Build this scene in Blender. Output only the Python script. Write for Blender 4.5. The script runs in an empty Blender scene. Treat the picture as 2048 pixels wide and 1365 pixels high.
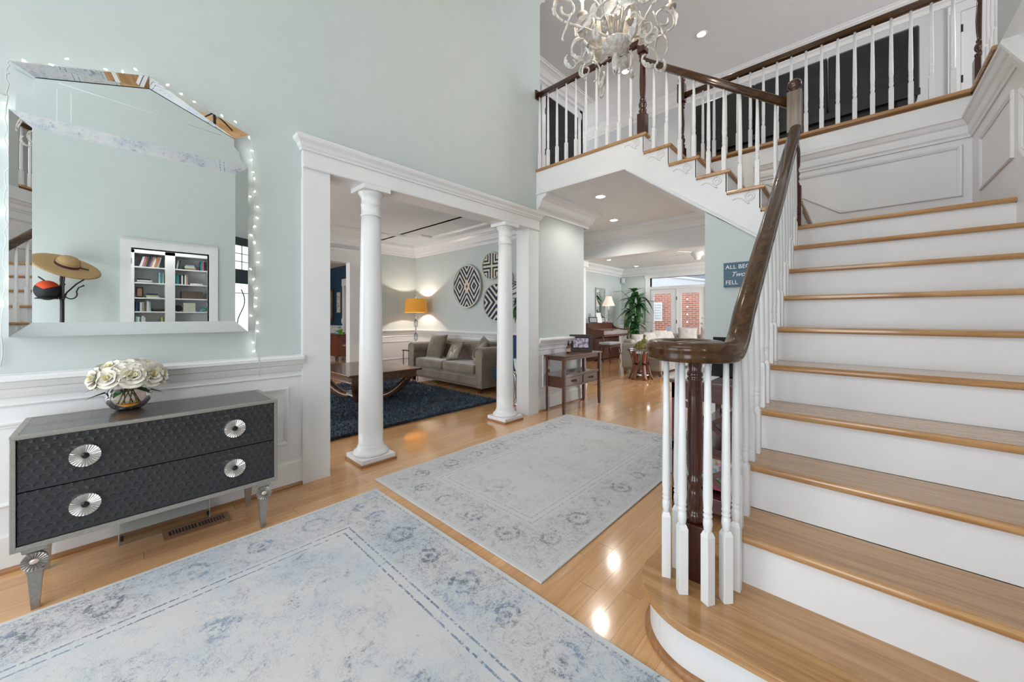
import bpy, bmesh, math, random
from mathutils import Vector, Matrix
random.seed(7)
C = bpy.context.scene.collection
SC = bpy.context.scene
PI = math.pi

# ---------------------------------------------------------------- camera, world, exposure
YAW = math.radians(42.92)
cam_d = bpy.data.cameras.new('camera'); cam = bpy.data.objects.new('camera', cam_d); C.objects.link(cam)
cam.location = (0, 0, 1.2); cam.rotation_euler = (PI/2, 0, YAW)
cam_d.sensor_width = 36; cam_d.lens = 739/2048*36; cam_d.shift_y = -(682.5-634)/2048
cam_d.clip_start = 0.02; cam_d.clip_end = 200
SC.camera = cam
SC.view_settings.view_transform = 'Standard'; SC.view_settings.look = 'None'
SC.view_settings.gamma = 1; SC.view_settings.use_curve_mapping = False
SC.view_settings.exposure = -0.2
w = bpy.data.worlds.new('sky'); SC.world = w; w.use_nodes = True
nt = w.node_tree; bg = nt.nodes['Background']
sky = nt.nodes.new('ShaderNodeTexSky'); sky.sky_type = 'NISHITA'; sky.sun_elevation = math.radians(50)
sky.sun_rotation = math.radians(20); sky.sun_disc = False
hsv = nt.nodes.new('ShaderNodeHueSaturation'); hsv.inputs['Saturation'].default_value = .3
nt.links.new(sky.outputs[0], hsv.inputs['Color']); nt.links.new(hsv.outputs[0], bg.inputs[0]); bg.inputs[1].default_value = 1.35

def area(name, loc, target, sx, sy, power, col=(1, 1, 1), spread=180):
    l = bpy.data.lights.new(name, 'AREA'); l.shape = 'RECTANGLE'; l.size = sx; l.size_y = sy
    l.energy = power; l.color = col; l.spread = math.radians(spread)
    o = bpy.data.objects.new(name, l); C.objects.link(o); o.location = loc
    o.rotation_euler = (Vector(target)-Vector(loc)).to_track_quat('-Z', 'Y').to_euler()
    return o
def spot(name, loc, power, col=(1, .96, .9), ang=140, r=.05):
    l = bpy.data.lights.new(name, 'SPOT'); l.energy = power; l.color = col; l.spot_size = math.radians(ang)
    l.spot_blend = .6; l.shadow_soft_size = r
    o = bpy.data.objects.new(name, l); C.objects.link(o); o.location = loc
    return o
def point(name, loc, power, col=(1, .85, .65), r=.04):
    l = bpy.data.lights.new(name, 'POINT'); l.energy = power; l.color = col; l.shadow_soft_size = r
    o = bpy.data.objects.new(name, l); C.objects.link(o); o.location = loc
    return o
# area lights: front-door glass, plus fills added where windows are only assumed
LC = (.92, .965, 1)
area('foyer_high_fill', (-1.1, -1.5, 3.9), (-1.1, 4, 2.6), 3.0, 2.2, 84, LC)  # fill added for an assumed window over the door; none is built
area('foyer_door_glass_light', (-1.95, -1.5, 1.3), (-1.6, 4, 1.2), 1.4, 2.0, 42, LC)
area('front_door_fill', (-.02, -1.52, 1.25), (-.4, 4, 1.3), .8, 1.5, 34, LC)  # added fill for the stairs and hall; the built door has no glass
area('living_fill', (-5.3, -1.4, 1.5), (-5.3, 4, 1.2), 2.6, 2.0, 100, LC)  # unseen fill for the living room; its front wall has no window
area('dining_fill', (-9.8, -.5, 1.6), (-9.8, 5, 1.2), 2.6, 1.8, 90, LC)  # unseen fill for the dining room; no window is built
area('family_fill', (1.6, 8.6, 1.5), (-4, 8.6, 1.2), 3.4, 2.2, 300, LC)  # unseen fill added to brighten the family room and hall
area('upper_hall_fill', (3.1, 5.2, 4.3), (-3, 5.0, 4.2), 1.6, 1.6, 78, LC, 120)  # unseen fill added to lift the upstairs hall and ceiling
area('upper_passage_fill', (-6.7, 6.85, 4.3), (0, 6.3, 4.3), .9, 1.7, 60, LC)  # second upstairs fill, added out of view round the corner
area('library_fill', (2.2, -.6, 1.6), (.8, .6, 1.5), 1.4, 1.6, 80, LC)  # unseen fill added to brighten the library shelves

# ---------------------------------------------------------------- node-expression helper
class Nd:
    """tiny expression layer over shader nodes"""
    def __init__(s, m): s.t = m.node_tree
    def new(s, ty, **kw):
        n = s.t.nodes.new(ty)
        for k, v in kw.items(): setattr(n, k, v)
        return n
    def put(s, sock, v):
        if isinstance(v, X_): s.t.links.new(v.o, sock)
        elif isinstance(v, (tuple, list)) and len(v) == 3 and len(sock.default_value) == 4: sock.default_value = (*v, 1)
        else: sock.default_value = v
    def math(s, op, *a):
        n = s.new('ShaderNodeMath', operation=op)
        for i, v in enumerate(a): s.put(n.inputs[i], v)
        return X_(s, n.outputs[0])
    def coord(s):
        n = s.new('ShaderNodeTexCoord'); return X_(s, n.outputs['Object'])
    def xyz(s, v=None):
        n = s.new('ShaderNodeSeparateXYZ'); s.put(n.inputs[0], v or s.coord())
        return [X_(s, n.outputs[i]) for i in range(3)]
    def vec(s, x, y, z):
        n = s.new('ShaderNodeCombineXYZ')
        for i, v in enumerate((x, y, z)): s.put(n.inputs[i], v)
        return X_(s, n.outputs[0])
    def noise(s, v, scale, detail=4, rough=.6, dist=0):
        n = s.new('ShaderNodeTexNoise'); s.put(n.inputs['Vector'], v); n.inputs['Scale'].default_value = scale
        n.inputs['Detail'].default_value = detail; n.inputs['Roughness'].default_value = rough
        n.inputs['Distortion'].default_value = dist
        return X_(s, n.outputs['Fac'])
    def voro(s, v, scale, feature='F1', out='Distance'):
        n = s.new('ShaderNodeTexVoronoi', feature=feature); s.put(n.inputs['Vector'], v); n.inputs['Scale'].default_value = scale
        return X_(s, n.outputs[out])
    def mix(s, f, a, b):
        n = s.new('ShaderNodeMix', data_type='RGBA'); s.put(n.inputs[0], f); s.put(n.inputs[6], a); s.put(n.inputs[7], b)
        return X_(s, n.outputs[2])
    def ss(s, x, a, b):
        n = s.new('ShaderNodeMapRange', interpolation_type='SMOOTHSTEP'); s.put(n.inputs[0], x)
        n.inputs[1].default_value = a; n.inputs[2].default_value = b
        return X_(s, n.outputs[0])
    def white(s, v):
        n = s.new('ShaderNodeTexWhiteNoise', noise_dimensions='3D'); s.put(n.inputs['Vector'], v); return X_(s, n.outputs['Value'])
class X_:
    def __init__(s, n, o): s.n = n; s.o = o
    def __add__(s, b): return s.n.math('ADD', s, b)
    __radd__ = __add__
    def __sub__(s, b): return s.n.math('SUBTRACT', s, b)
    def __rsub__(s, b): return s.n.math('SUBTRACT', b, s)
    def __mul__(s, b): return s.n.math('MULTIPLY', s, b)
    __rmul__ = __mul__
    def __truediv__(s, b): return s.n.math('DIVIDE', s, b)
    def abs(s): return s.n.math('ABSOLUTE', s)
    def frac(s): return s.n.math('FRACT', s)
    def floor(s): return s.n.math('FLOOR', s)
    def sqrt(s): return s.n.math('SQRT', s)
    def min(s, b): return s.n.math('MINIMUM', s, b)
    def max(s, b): return s.n.math('MAXIMUM', s, b)
    def lt(s, b): return s.n.math('LESS_THAN', s, b)
    def gt(s, b): return s.n.math('GREATER_THAN', s, b)
    def sin(s): return s.n.math('SINE', s)

MATS = {}
def mat(name, col=(.8, .8, .8), rough=.5, metal=0, coat=0, trans=0, ior=1.45, emit=None, es=0, sheen=0, spec=.5, fn=None, alpha=1):
    if name in MATS: return MATS[name]
    m = bpy.data.materials.new(name); m.use_nodes = True; MATS[name] = m
    b = m.node_tree.nodes['Principled BSDF']
    b.inputs['Base Color'].default_value = (*col, 1); b.inputs['Roughness'].default_value = rough
    b.inputs['Metallic'].default_value = metal; b.inputs['Coat Weight'].default_value = coat
    b.inputs['Coat Roughness'].default_value = .08
    b.inputs['Transmission Weight'].default_value = trans; b.inputs['IOR'].default_value = ior
    b.inputs['Sheen Weight'].default_value = sheen; b.inputs['Specular IOR Level'].default_value = spec
    b.inputs['Alpha'].default_value = alpha
    if emit: b.inputs['Emission Color'].default_value = (*emit, 1); b.inputs['Emission Strength'].default_value = es
    n = Nd(m)
    if fn: fn(n, b)
    else:                       # faint unevenness so no surface is dead flat
        f = n.noise(n.coord(), 6, 3)
        c0 = tuple(c*.965 for c in col); c1 = tuple(min(1, c*1.035) for c in col)
        n.put(b.inputs['Base Color'], n.mix(f, c0, c1))
    return m
def bump(n, b, h, strength=.3, dist=.01):
    bp = n.new('ShaderNodeBump'); bp.inputs['Strength'].default_value = strength; bp.inputs['Distance'].default_value = dist
    n.put(bp.inputs['Height'], h); n.t.links.new(bp.outputs[0], b.inputs['Normal'])

def f_floor(n, b):
    x, y, z = n.xyz()
    pw = .083
    row = (x/pw).floor()
    yo = y + n.white(n.vec(row, 3, 1))*1.7
    seg = (yo/1.15).floor()
    rnd = n.white(n.vec(row, seg, 5))
    g = n.noise(n.vec(x*22, y*1.1 + rnd*9, rnd*20), 2.2, 6, .65, .6)
    c = n.mix(rnd, (.57, .30, .125), (.72, .42, .19))
    c = n.mix(n.ss(g, .35, .75)*.55, c, (.46, .20, .075))
    ex = ((x/pw).frac()-.5).abs(); ey = ((yo/1.15).frac()-.5).abs()
    gap = n.ss(ex, .482, .498).max(n.ss(ey, .4975, .4995))
    c = n.mix(gap*.6, c, (.20, .10, .045))
    n.put(b.inputs['Base Color'], c)
    wv = n.noise(n.vec(x*14, y*3, 0), 1.3, 2)
    n.put(b.inputs['Roughness'], n.noise(n.coord(), 9, 3)*.10 + .10)
    bump(n, b, wv*.5 - gap*.35, .12, .006)
def wood(c0, c1, axis=0, sc=1.0, bp=.02):
    def f(n, b):
        v = n.xyz(); k = [26*sc]*3; k[axis] = 1.6*sc
        g = n.noise(n.vec(v[0]*k[0], v[1]*k[1], v[2]*k[2]), 1.2, 7, .62, .9)
        n.put(b.inputs['Base Color'], n.mix(n.ss(g, .32, .70), c0, c1))
        bump(n, b, g, bp, .002) if bp > .005 else None
    return f
def f_rug(border, seedz, strong):
    def f(n, b):
        x, y, z = n.xyz()          # local coords: object origin at the rug's centre, half sizes hx, hy
        hx, hy = border
        dx = hx - x.abs(); dy = hy - y.abs(); d = dx.min(dy)
        P = n.vec(x, y, seedz)
        n1 = n.noise(P, 4.5, 8, .72, .3); n2 = n.noise(P, 38, 5, .75); n3 = n.noise(n.vec(x*2.2, y*.8, seedz+4), 9, 6, .75, 1.2)
        n4 = n.noise(n.vec(x, y, seedz+9), 1.6, 3, .6)
        n5 = n.noise(n.vec(x*1.0, y*1.0, seedz+2), 17, 7, .78, 1.5)
        base = n.mix(n4, (.57, .555, .545), (.64, .635, .64))
        if strong: base = n.mix(n.ss(n.noise(n.vec(x, y, seedz+20), 2.3, 5), .45, .68)*.6, base, (.42, .50, .58))
        # rosettes marching round the border band
        per = .27; bc = .17
        along = n.math('GREATER_THAN', dy, dx)      # nearest edge is an x-edge -> run along y
        t = y*along + x*(1-along)
        wob = (n.noise(P, 7, 3)-.5)*.05
        tt = ((t/per).frac()-.5)*per + wob
        rr = (tt*tt + (d-bc+wob)*(d-bc+wob)).sqrt()
        odd = ((t/(2*per)).frac()).gt(.5)
        rad = .048 + odd*.012
        ring = 1 - n.ss((rr-rad).abs(), .007, .017)
        dot = 1 - n.ss(rr, .014, .026)
        petals = n.ss(n.voro(n.vec(x, y, seedz), 15, 'DISTANCE_TO_EDGE'), .012, .05)
        pet = (1-petals)*(1-n.ss((d-bc).abs(), .07, .13))
        leaf = n.ss(n5, .55, .61)*(1-n.ss((d-bc).abs(), .10, .15))
        lines = (1-n.ss((d-.335).abs(), .0025, .006)).max(1-n.ss((d-.375).abs(), .0025, .006)).max((1-n.ss((d-.030).abs(), .003, .008))*.4)
        # centre: sparse worn medallion work
        inner = n.ss(d, .38, .42)
        v = n.voro(n.vec(x+wob*2, y+wob*2, seedz), 2.5, 'F1')
        med = (1-n.ss((v-.20).abs(), .018, .05)).max(1-n.ss((v-.34).abs(), .012, .03)).max(n.ss(n5, .60, .66)*(1-n.ss(v, .15, .45)))
        wear = n.ss(n1, .40, .62)
        spk = n.ss(n2, .60, .70)
        gran = n.ss(n.noise(P, 95, 3, .8), .40, .60)
        brk = n.ss(n.noise(n.vec(x, y, seedz+31), 21, 6, .8), .40, .58)
        swl = n.noise(n.vec(x, y, seedz+40), 11, 7, .75, 2.6)
        scr = (1-n.ss((swl-.5).abs(), .006, .028))          # curling vine lines
        scr2 = (1-n.ss((n.noise(n.vec(x, y, seedz+50), 20, 6, .75, 3.0)-.5).abs(), .008, .035))
        band = 1-n.ss((d-bc).abs(), .12, .16)
        pat = ring.max(dot*.9).max(leaf*.8).max(scr*.8).max(scr2*.6).max(n.ss(n5, .56, .60)*.6)
        pat = pat*band*(brk*.85+.15)*(wear*.6+.4)
        cen = (scr*.75).max(med*.8).max(scr2*.45).max(n.ss(n5, .60, .63)*.9)
        pat = pat.max(cen*inner*wear*brk*(.85 if strong else .62))
        pat = pat.max(lines*n.ss(n.noise(P, 60, 2), .42, .52)*(1.0 if strong else .4))
        pat = pat.max(n.ss(n3, .56, .68)*n.ss(n1, .48, .6)*.45)
        pat = pat*(gran*.75+.25)
        pat = pat.max(spk*gran*n.ss(n3, .47, .60)*(.55 if strong else .42))
        dark = n.mix(n.ss(n.noise(n.vec(x, y, seedz+70), 3, 3), .42, .58), (.13, .145, .19), (.20, .27, .38)) if strong else n.mix(n4, (.17, .18, .20), (.22, .24, .28))
        c = n.mix((pat*(2.2 if strong else 1.9)).min(.95), base, dark)
        n.put(b.inputs['Base Color'], c)
        bump(n, b, n.noise(n.coord(), 260, 2)+pat*.4, .35, .004)
    return f
def f_scales(n, b):
    # overlapping fish-scale embossing on the chest's leather, in the (y, z) plane
    x, y, z = n.xyz()
    s = .030; h = .030
    def cell(off):
        r = ((z/h)+off).floor(); 
        yy = ((y/s) + r*.5).frac()-.5; zz = ((z/h)+off).frac()
        return (yy*yy + (zz-.05)*(zz-.05)*.9).sqrt()
    d = cell(0)
    e = 1-n.ss((d-.52).abs(), .02, .07)
    n.put(b.inputs['Base Color'], n.mix(e, (.022, .022, .024), (.05, .05, .053)))
    bump(n, b, n.ss(d, .2, .6), .9, .006)
def f_scales_top(n, b):
    x, y, z = n.xyz()
    s = .030; h = .030
    r = (x/h).floor(); yy = ((y/s)+r*.5).frac()-.5; zz = (x/h).frac()
    d = (yy*yy+(zz-.05)*(zz-.05)*.9).sqrt()
    n.put(b.inputs['Base Color'], n.mix(1-n.ss((d-.52).abs(), .02, .08), (.035, .033, .033), (.075, .07, .068)))
    bump(n, b, n.ss(d, .2, .6), .9, .006)
def f_silver(n, b):
    x, y, z = n.xyz()
    g = n.noise(n.vec(x, y*6, z*6), 30, 4)
    n.put(b.inputs['Base Color'], n.mix(g, (.24, .22, .20), (.50, .47, .43)))
    bump(n, b, g, .3, .003)
def f_brick(n, b):
    br = n.new('ShaderNodeTexBrick'); x, y, z = n.xyz()
    n.put(br.inputs['Vector'], n.vec(x+y, z, 0)); br.inputs['Scale'].default_value = 1
    br.inputs['Brick Width'].default_value = .22; br.inputs['Row Height'].default_value = .075; br.inputs['Mortar Size'].default_value = .008
    br.inputs['Color1'].default_value = (.50, .19, .12, 1); br.inputs['Color2'].default_value = (.38, .14, .10, 1); br.inputs['Mortar'].default_value = (.55, .48, .42, 1)
    n.t.links.new(br.outputs['Color'], b.inputs['Base Color'])
def f_velvet(c0, c1, sc=5):
    def f(n, b):
        n.put(b.inputs['Base Color'], n.mix(n.ss(n.noise(n.coord(), sc, 5, .6, .5), .3, .7), c0, c1))
        bump(n, b, n.noise(n.coord(), 160, 2), .15, .002)
    return f

PAINT = mat('green_paint', (.55, .60, .588), .6)
WHITE = mat('white_trim', (.78, .78, .785), .32)
CEIL = mat('ceiling_white', (.77, .79, .81), .8)
UPW = mat('upper_wall_grey', (.60, .615, .63), .6)
NAVY = mat('navy_paint', (.025, .06, .105), .5)
FLOOR = mat('oak_floor', rough=.15, coat=.55, fn=f_floor)
TREADX = mat('oak_tread_x', rough=.2, coat=.5, fn=wood((.36, .175, .065), (.55, .315, .135), 0, 1.0, 0))
TREADY = mat('oak_tread_y', rough=.2, coat=.5, fn=wood((.38, .18, .065), (.54, .29, .115), 1, 1.0, 0))
DARKW = mat('dark_stained_wood', rough=.22, coat=.45, fn=wood((.030, .007, .004), (.075, .020, .010), 2))
RAILX = mat('dark_rail_wood', rough=.2, coat=.2, spec=.35, fn=wood((.035, .014, .004), (.085, .038, .011), 0, .9))
RAILY = mat('dark_rail_wood_y', rough=.2, coat=.2, spec=.35, fn=wood((.035, .014, .004), (.085, .038, .011), 1, .9))
MAHOG = mat('mahogany', rough=.2, coat=.5, fn=wood((.050, .012, .009), (.10, .028, .018), 0))
WALNUT = mat('brown_table_wood', rough=.25, coat=.4, fn=wood((.10, .042, .020), (.19, .085, .042), 1))
WALNUTX = mat('brown_table_wood_x', rough=.25, coat=.4, fn=wood((.10, .042, .020), (.19, .085, .042), 0))
SHOE = mat('wood_shoe_mould', rough=.3, fn=wood((.28, .13, .055), (.40, .20, .09), 1))
BLACK = mat('black_metal', (.012, .012, .013), .4)
BLACKG = mat('black_gloss', (.008, .008, .009), .08)
LEATHER = mat('black_leather', (.018, .018, .019), .42, fn=f_velvet((.010, .010, .011), (.022, .022, .023), 3))
CHROME = mat('chrome', (.75, .75, .76), .1, metal=1)
MIRROR = mat('mirror_glass', (.90, .93, .92), 0.0, metal=1, fn=lambda n, b: n.put(b.inputs['Roughness'], n.noise(n.coord(), 3, 1)*.004))
def f_glass(n, b):
    out = n.t.nodes['Material Output']; g = n.new('ShaderNodeBsdfGlass'); g.inputs['Roughness'].default_value = 0; g.inputs['IOR'].default_value = 1.3
    tr = n.new('ShaderNodeBsdfTransparent'); mx = n.new('ShaderNodeMixShader'); gl = n.new('ShaderNodeBsdfGlossy'); gl.inputs['Roughness'].default_value = .03
    lw = n.new('ShaderNodeLayerWeight'); lw.inputs['Blend'].default_value = .25
    n.t.links.new(lw.outputs['Fresnel'], mx.inputs[0]); n.t.links.new(tr.outputs[0], mx.inputs[1]); n.t.links.new(gl.outputs[0], mx.inputs[2])
    tr.inputs['Color'].default_value = (.93, .95, .95, 1)
    n.t.links.new(mx.outputs[0], out.inputs[0])
GLASS = mat('clear_glass', fn=f_glass)

# ---------------------------------------------------------------- mesh helpers
class MB:
    def __init__(s): s.bm = bmesh.new()
    def _xf(s, vs, rot, loc):
        if rot is not None or loc is not None:
            m = Matrix.Translation(loc or (0, 0, 0)) @ (rot.to_4x4() if rot is not None else Matrix())
            bmesh.ops.transform(s.bm, matrix=m, verts=vs)
    def box(s, x0, x1, y0, y1, z0, z1, bv=0, seg=2, rot=None, loc=None):
        t = bmesh.new()
        vs = [t.verts.new((x, y, z)) for z in (z0, z1) for y in (y0, y1) for x in (x0, x1)]
        for f in ((0, 2, 3, 1), (4, 5, 7, 6), (0, 1, 5, 4), (2, 6, 7, 3), (0, 4, 6, 2), (1, 3, 7, 5)): t.faces.new([vs[i] for i in f])
        if bv: bmesh.ops.bevel(t, geom=t.edges[:], offset=bv, segments=seg, affect='EDGES', profile=.5)
        s.merge(t, rot, loc); return s
    def merge(s, t, rot=None, loc=None):
        if rot is not None or loc is not None:
            m = Matrix.Translation(loc or (0, 0, 0)) @ (rot.to_4x4() if rot is not None else Matrix())
            bmesh.ops.transform(t, matrix=m, verts=t.verts[:])
        mp = {}
        for v in t.verts: mp[v] = s.bm.verts.new(v.co)
        for f in t.faces:
            try: s.bm.faces.new([mp[v] for v in f.verts]).smooth = f.smooth
            except ValueError: pass
        t.free()
    def lathe(s, prof, loc=(0, 0, 0), seg=24, rot=None, rib=0, ribn=0, cap=True):
        t = bmesh.new(); rows = []
        for r, z in prof:
            if r < 1e-5: rows.append([t.verts.new((0, 0, z))])
            else: rows.append([t.verts.new(((r*(1+rib*math.cos(ribn*2*PI*k/seg)))*math.cos(2*PI*k/seg), (r*(1+rib*math.cos(ribn*2*PI*k/seg)))*math.sin(2*PI*k/seg), z)) for k in range(seg)])
        for a, b in zip(rows, rows[1:]):
            for k in range(seg):
                k2 = (k+1) % seg
                q = [a[k % len(a)], a[k2 % len(a)], b[k2 % len(b)], b[k % len(b)]]
                u = []
                for v in q:
                    if v not in u: u.append(v)
                if len(u) > 2: 
                    try: t.faces.new(u).smooth = True
                    except ValueError: pass
        for rw in (rows[0], rows[-1]):
            if len(rw) > 1 and cap:
                try: t.faces.new(rw)
                except ValueError: pass
        bmesh.ops.recalc_face_normals(t, faces=t.faces[:])
        s.merge(t, rot, loc); return s
    def tube(s, pts, r, seg=8, closed=False, cap=True):
        pts = [Vector(p) for p in pts]; n = len(pts); t = bmesh.new()
        R = r if isinstance(r, (list, tuple)) else [r]*n
        tg = []
        for i in range(n):
            a = pts[(i-1) % n] if (closed or i > 0) else pts[i]; b = pts[(i+1) % n] if (closed or i < n-1) else pts[i]
            d = b-a; tg.append(d.normalized() if d.length > 1e-9 else Vector((0, 0, 1)))
        up = Vector((0, 0, 1)) if abs(tg[0].z) < .9 else Vector((1, 0, 0))
        nrm = tg[0].cross(up).normalized(); rows = []
        for i in range(n):
            nrm = (nrm - tg[i]*nrm.dot(tg[i]))
            nrm = nrm.normalized() if nrm.length > 1e-6 else tg[i].orthogonal().normalized()
            bn = tg[i].cross(nrm)
            rows.append([t.verts.new(pts[i]+(nrm*math.cos(2*PI*k/seg)+bn*math.sin(2*PI*k/seg))*R[i]) for k in range(seg)])
        for i in range(n if closed else n-1):
            a = rows[i]; b = rows[(i+1) % n]
            for k in range(seg): t.faces.new((a[k], a[(k+1) % seg], b[(k+1) % seg], b[k])).smooth = True
        if cap and not closed: t.faces.new(rows[0]); t.faces.new(rows[-1])
        bmesh.ops.recalc_face_normals(t, faces=t.faces[:])
        s.merge(t); return s
    def sweep(s, pts, n, prof, closed=False, pc=True, smooth=False):
        """mitred sweep of profile [(a, b)]: a = in-plane offset to the left of travel, b = along n"""
        n = Vector(n).normalized(); pts = [Vector(p) for p in pts]; N = len(pts); t = bmesh.new(); rows = []
        for i in range(N):
            d0 = (pts[i]-pts[i-1]).normalized() if (closed or i > 0) else None
            d1 = (pts[(i+1) % N]-pts[i]).normalized() if (closed or i < N-1) else None
            if d0 is None: d0 = d1
            if d1 is None: d1 = d0
            l0 = n.cross(d0).normalized(); l1 = n.cross(d1).normalized(); m = l0+l1
            m = m/max(.2, m.dot(l1)) if m.length > 1e-6 else l1
            rows.append([t.verts.new(pts[i]+m*a+n*b) for a, b in prof])
        P = len(prof)
        for i in range(N if closed else N-1):
            a = rows[i]; b = rows[(i+1) % N]
            for k in range(P if pc else P-1): t.faces.new((a[k], a[(k+1) % P], b[(k+1) % P], b[k])).smooth = smooth
        if not closed and pc: t.faces.new(rows[0]); t.faces.new(rows[-1])
        bmesh.ops.recalc_face_normals(t, faces=t.faces[:])
        s.merge(t); return s
    def rail(s, pts, prof):
        """sweep keeping the profile upright: prof (side, up)"""
        pts = [Vector(p) for p in pts]; N = len(pts); t = bmesh.new(); rows = []
        for i in range(N):
            d = (pts[min(i+1, N-1)]-pts[max(i-1, 0)]).normalized()
            sd = Vector((d.y, -d.x, 0)).normalized(); up = sd.cross(d).normalized()
            rows.append([t.verts.new(pts[i]+sd*a+up*b) for a, b in prof])
        P = len(prof)
        for a, b in zip(rows, rows[1:]):
            for k in range(P): t.faces.new((a[k], a[(k+1) % P], b[(k+1) % P], b[k])).smooth = True
        t.faces.new(rows[0]); t.faces.new(rows[-1])
        bmesh.ops.recalc_face_normals(t, faces=t.faces[:])
        s.merge(t); return s
    def prism(s, poly, axis, a0, a1, bv=0):
        """poly = 2D points; axis 'X': (y,z), 'Y': (x,z), 'Z': (x,y)"""
        t = bmesh.new()
        def P(p, a): return {'X': (a, p[0], p[1]), 'Y': (p[0], a, p[1]), 'Z': (p[0], p[1], a)}[axis]
        A = [t.verts.new(P(p, a0)) for p in poly]; B = [t.verts.new(P(p, a1)) for p in poly]
        t.faces.new(A); t.faces.new(B[::-1])
        for i in range(len(poly)): t.faces.new((A[i], B[i], B[(i+1) % len(poly)], A[(i+1) % len(poly)]))
        bmesh.ops.recalc_face_normals(t, faces=t.faces[:])
        if bv:
            bmesh.ops.bevel(t, geom=[e for e in t.edges], offset=bv, segments=2, affect='EDGES', profile=.5)
        s.merge(t); return s
    def ball(s, loc, r, sc=(1, 1, 1), sub=3, rot=None):
        t = bmesh.new(); bmesh.ops.create_icosphere(t, subdivisions=sub, radius=r)
        bmesh.ops.scale(t, vec=sc, verts=t.verts[:])
        for f in t.faces: f.smooth = True
        s.merge(t, rot, loc); return s
    def pillow(s, w, h, th, rot=None, loc=(0, 0, 0), n=12, pw=.42):
        """stuffed square in the local xz plane, thickness along y"""
        t = bmesh.new(); g = {}
        for sd in (-1, 1):
            for i in range(n+1):
                for j in range(n+1):
                    u = 2*i/n-1; v = 2*j/n-1
                    if sd == 1 and (i in (0, n) or j in (0, n)): g[sd, i, j] = g[-1, i, j]; continue
                    k = ((1-u*u)*(1-v*v))**pw
                    pin = 1-.06*(1-abs(u*v))*(1 if True else 0)
                    g[sd, i, j] = t.verts.new((u*w/2*(1-.05*(1-v*v)*0-.05*(1-abs(v)**2)*abs(u)**4), sd*th/2*k, v*h/2*(1-.05*(1-u*u)*abs(v)**4)))
        for sd in (-1, 1):
            for i in range(n):
                for j in range(n):
                    q = [g[sd, i, j], g[sd, i+1, j], g[sd, i+1, j+1], g[sd, i, j+1]]
                    if sd == 1: q = q[::-1]
                    try: t.faces.new(q).smooth = True
                    except ValueError: pass
        bmesh.ops.recalc_face_normals(t, faces=t.faces[:])
        s.merge(t, rot, loc); return s
    def tris(s, V, F, smooth=False):
        vs = [s.bm.verts.new(v) for v in V]
        for f in F:
            try: s.bm.faces.new([vs[i] for i in f]).smooth = smooth
            except ValueError: pass
        return s
    def build(s, name, m, parent=None, world=False, sub=0):
        me = bpy.data.meshes.new(name)
        if world and parent is not None:
            off = Vector((0, 0, 0)); p = parent
            while p is not None: off += p.location; p = p.parent
            bmesh.ops.translate(s.bm, vec=-off, verts=s.bm.verts[:])
        s.bm.to_mesh(me); s.bm.free()
        o = bpy.data.objects.new(name, me); C.objects.link(o)
        for k in (m if isinstance(m, (list, tuple)) else [m]): me.materials.append(k)
        if parent is not None: o.parent = parent
        if sub:
            md = o.modifiers.new('s', 'SUBSURF'); md.levels = sub; md.render_levels = sub
        return o
def thing(name, label, cat, loc=(0, 0, 0), rz=0, group=None):
    o = bpy.data.objects.new(name, None); C.objects.link(o); o.location = loc; o.rotation_euler = (0, 0, rz)
    o.empty_display_size = .1; o['label'] = label; o['category'] = cat
    if group: o['group'] = group
    return o
def tag(o, label, cat, group=None, kind=None):
    o['label'] = label; o['category'] = cat
    if group: o['group'] = group
    if kind: o['kind'] = kind
    return o
def struct(name, b, m, label=None):
    o = b.build(name, m); o['kind'] = 'structure'
    if label: o['label'] = label
    return o
def dup(o, loc=None, rz=None, label=None, group=None, parent=None):
    c = o.copy(); C.objects.link(c)
    if parent is not None: c.parent = parent
    if loc is not None: c.location = loc
    if rz is not None: c.rotation_euler = (0, 0, rz)
    if label: c['label'] = label
    if group: c['group'] = group
    for ch in list(o.children): dup(ch, parent=c)
    return c
def RX(a): return Matrix.Rotation(math.radians(a), 3, 'X')
def RY(a): return Matrix.Rotation(math.radians(a), 3, 'Y')
def RZ(a): return Matrix.Rotation(math.radians(a), 3, 'Z')
# ================================================================= SETTING
W = -2.93; YB = 3.60; ZF = 3.04; ZC2 = 5.48; ZC1 = 2.74; XR = .70
g2 = .2454; X0n = -.0477; G1 = .2452; YN = 1.3568; RI = .19
# floors
struct('floor', MB().box(-13.5, 2.5, -1.75, 12.0, -.12, 0), FLOOR, 'glossy honey oak strip floor')
# foyer left wall with the wide columned opening
b = MB()
b.box(W-.14, W, -1.75, 1.10, 0, ZC2); b.box(W-.14, W, 1.10, 3.42, 2.30, ZC2); b.box(W-.14, W, 3.42, 3.67, 0, ZC2)
b.box(W-.14, W, 3.67, 4.70, 0, ZC1)
struct('wall_left', b, PAINT, 'pale green foyer wall')
struct('wall_living_far', MB().box(-7.2, W-.14, 4.58, 4.70, 0, ZC1), PAINT, 'pale green living room wall behind the sofa')
b = MB(); b.box(-7.32, -7.2, 3.29, 4.70, 0, ZC1); b.box(-7.32, -7.2, -.5, 3.29, 2.30, ZC1); b.box(-7.32, -7.2, -1.6, .6, 0, ZC1)
struct('wall_living_left', b, PAINT)
struct('wall_living_front', MB().box(-7.3, W-.14, -1.75, -1.62, 0, ZC1), PAINT)
struct('wall_front', MB().box(W-.1, 2.4, -1.75, -1.62, 0, ZC2), PAINT)
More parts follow.
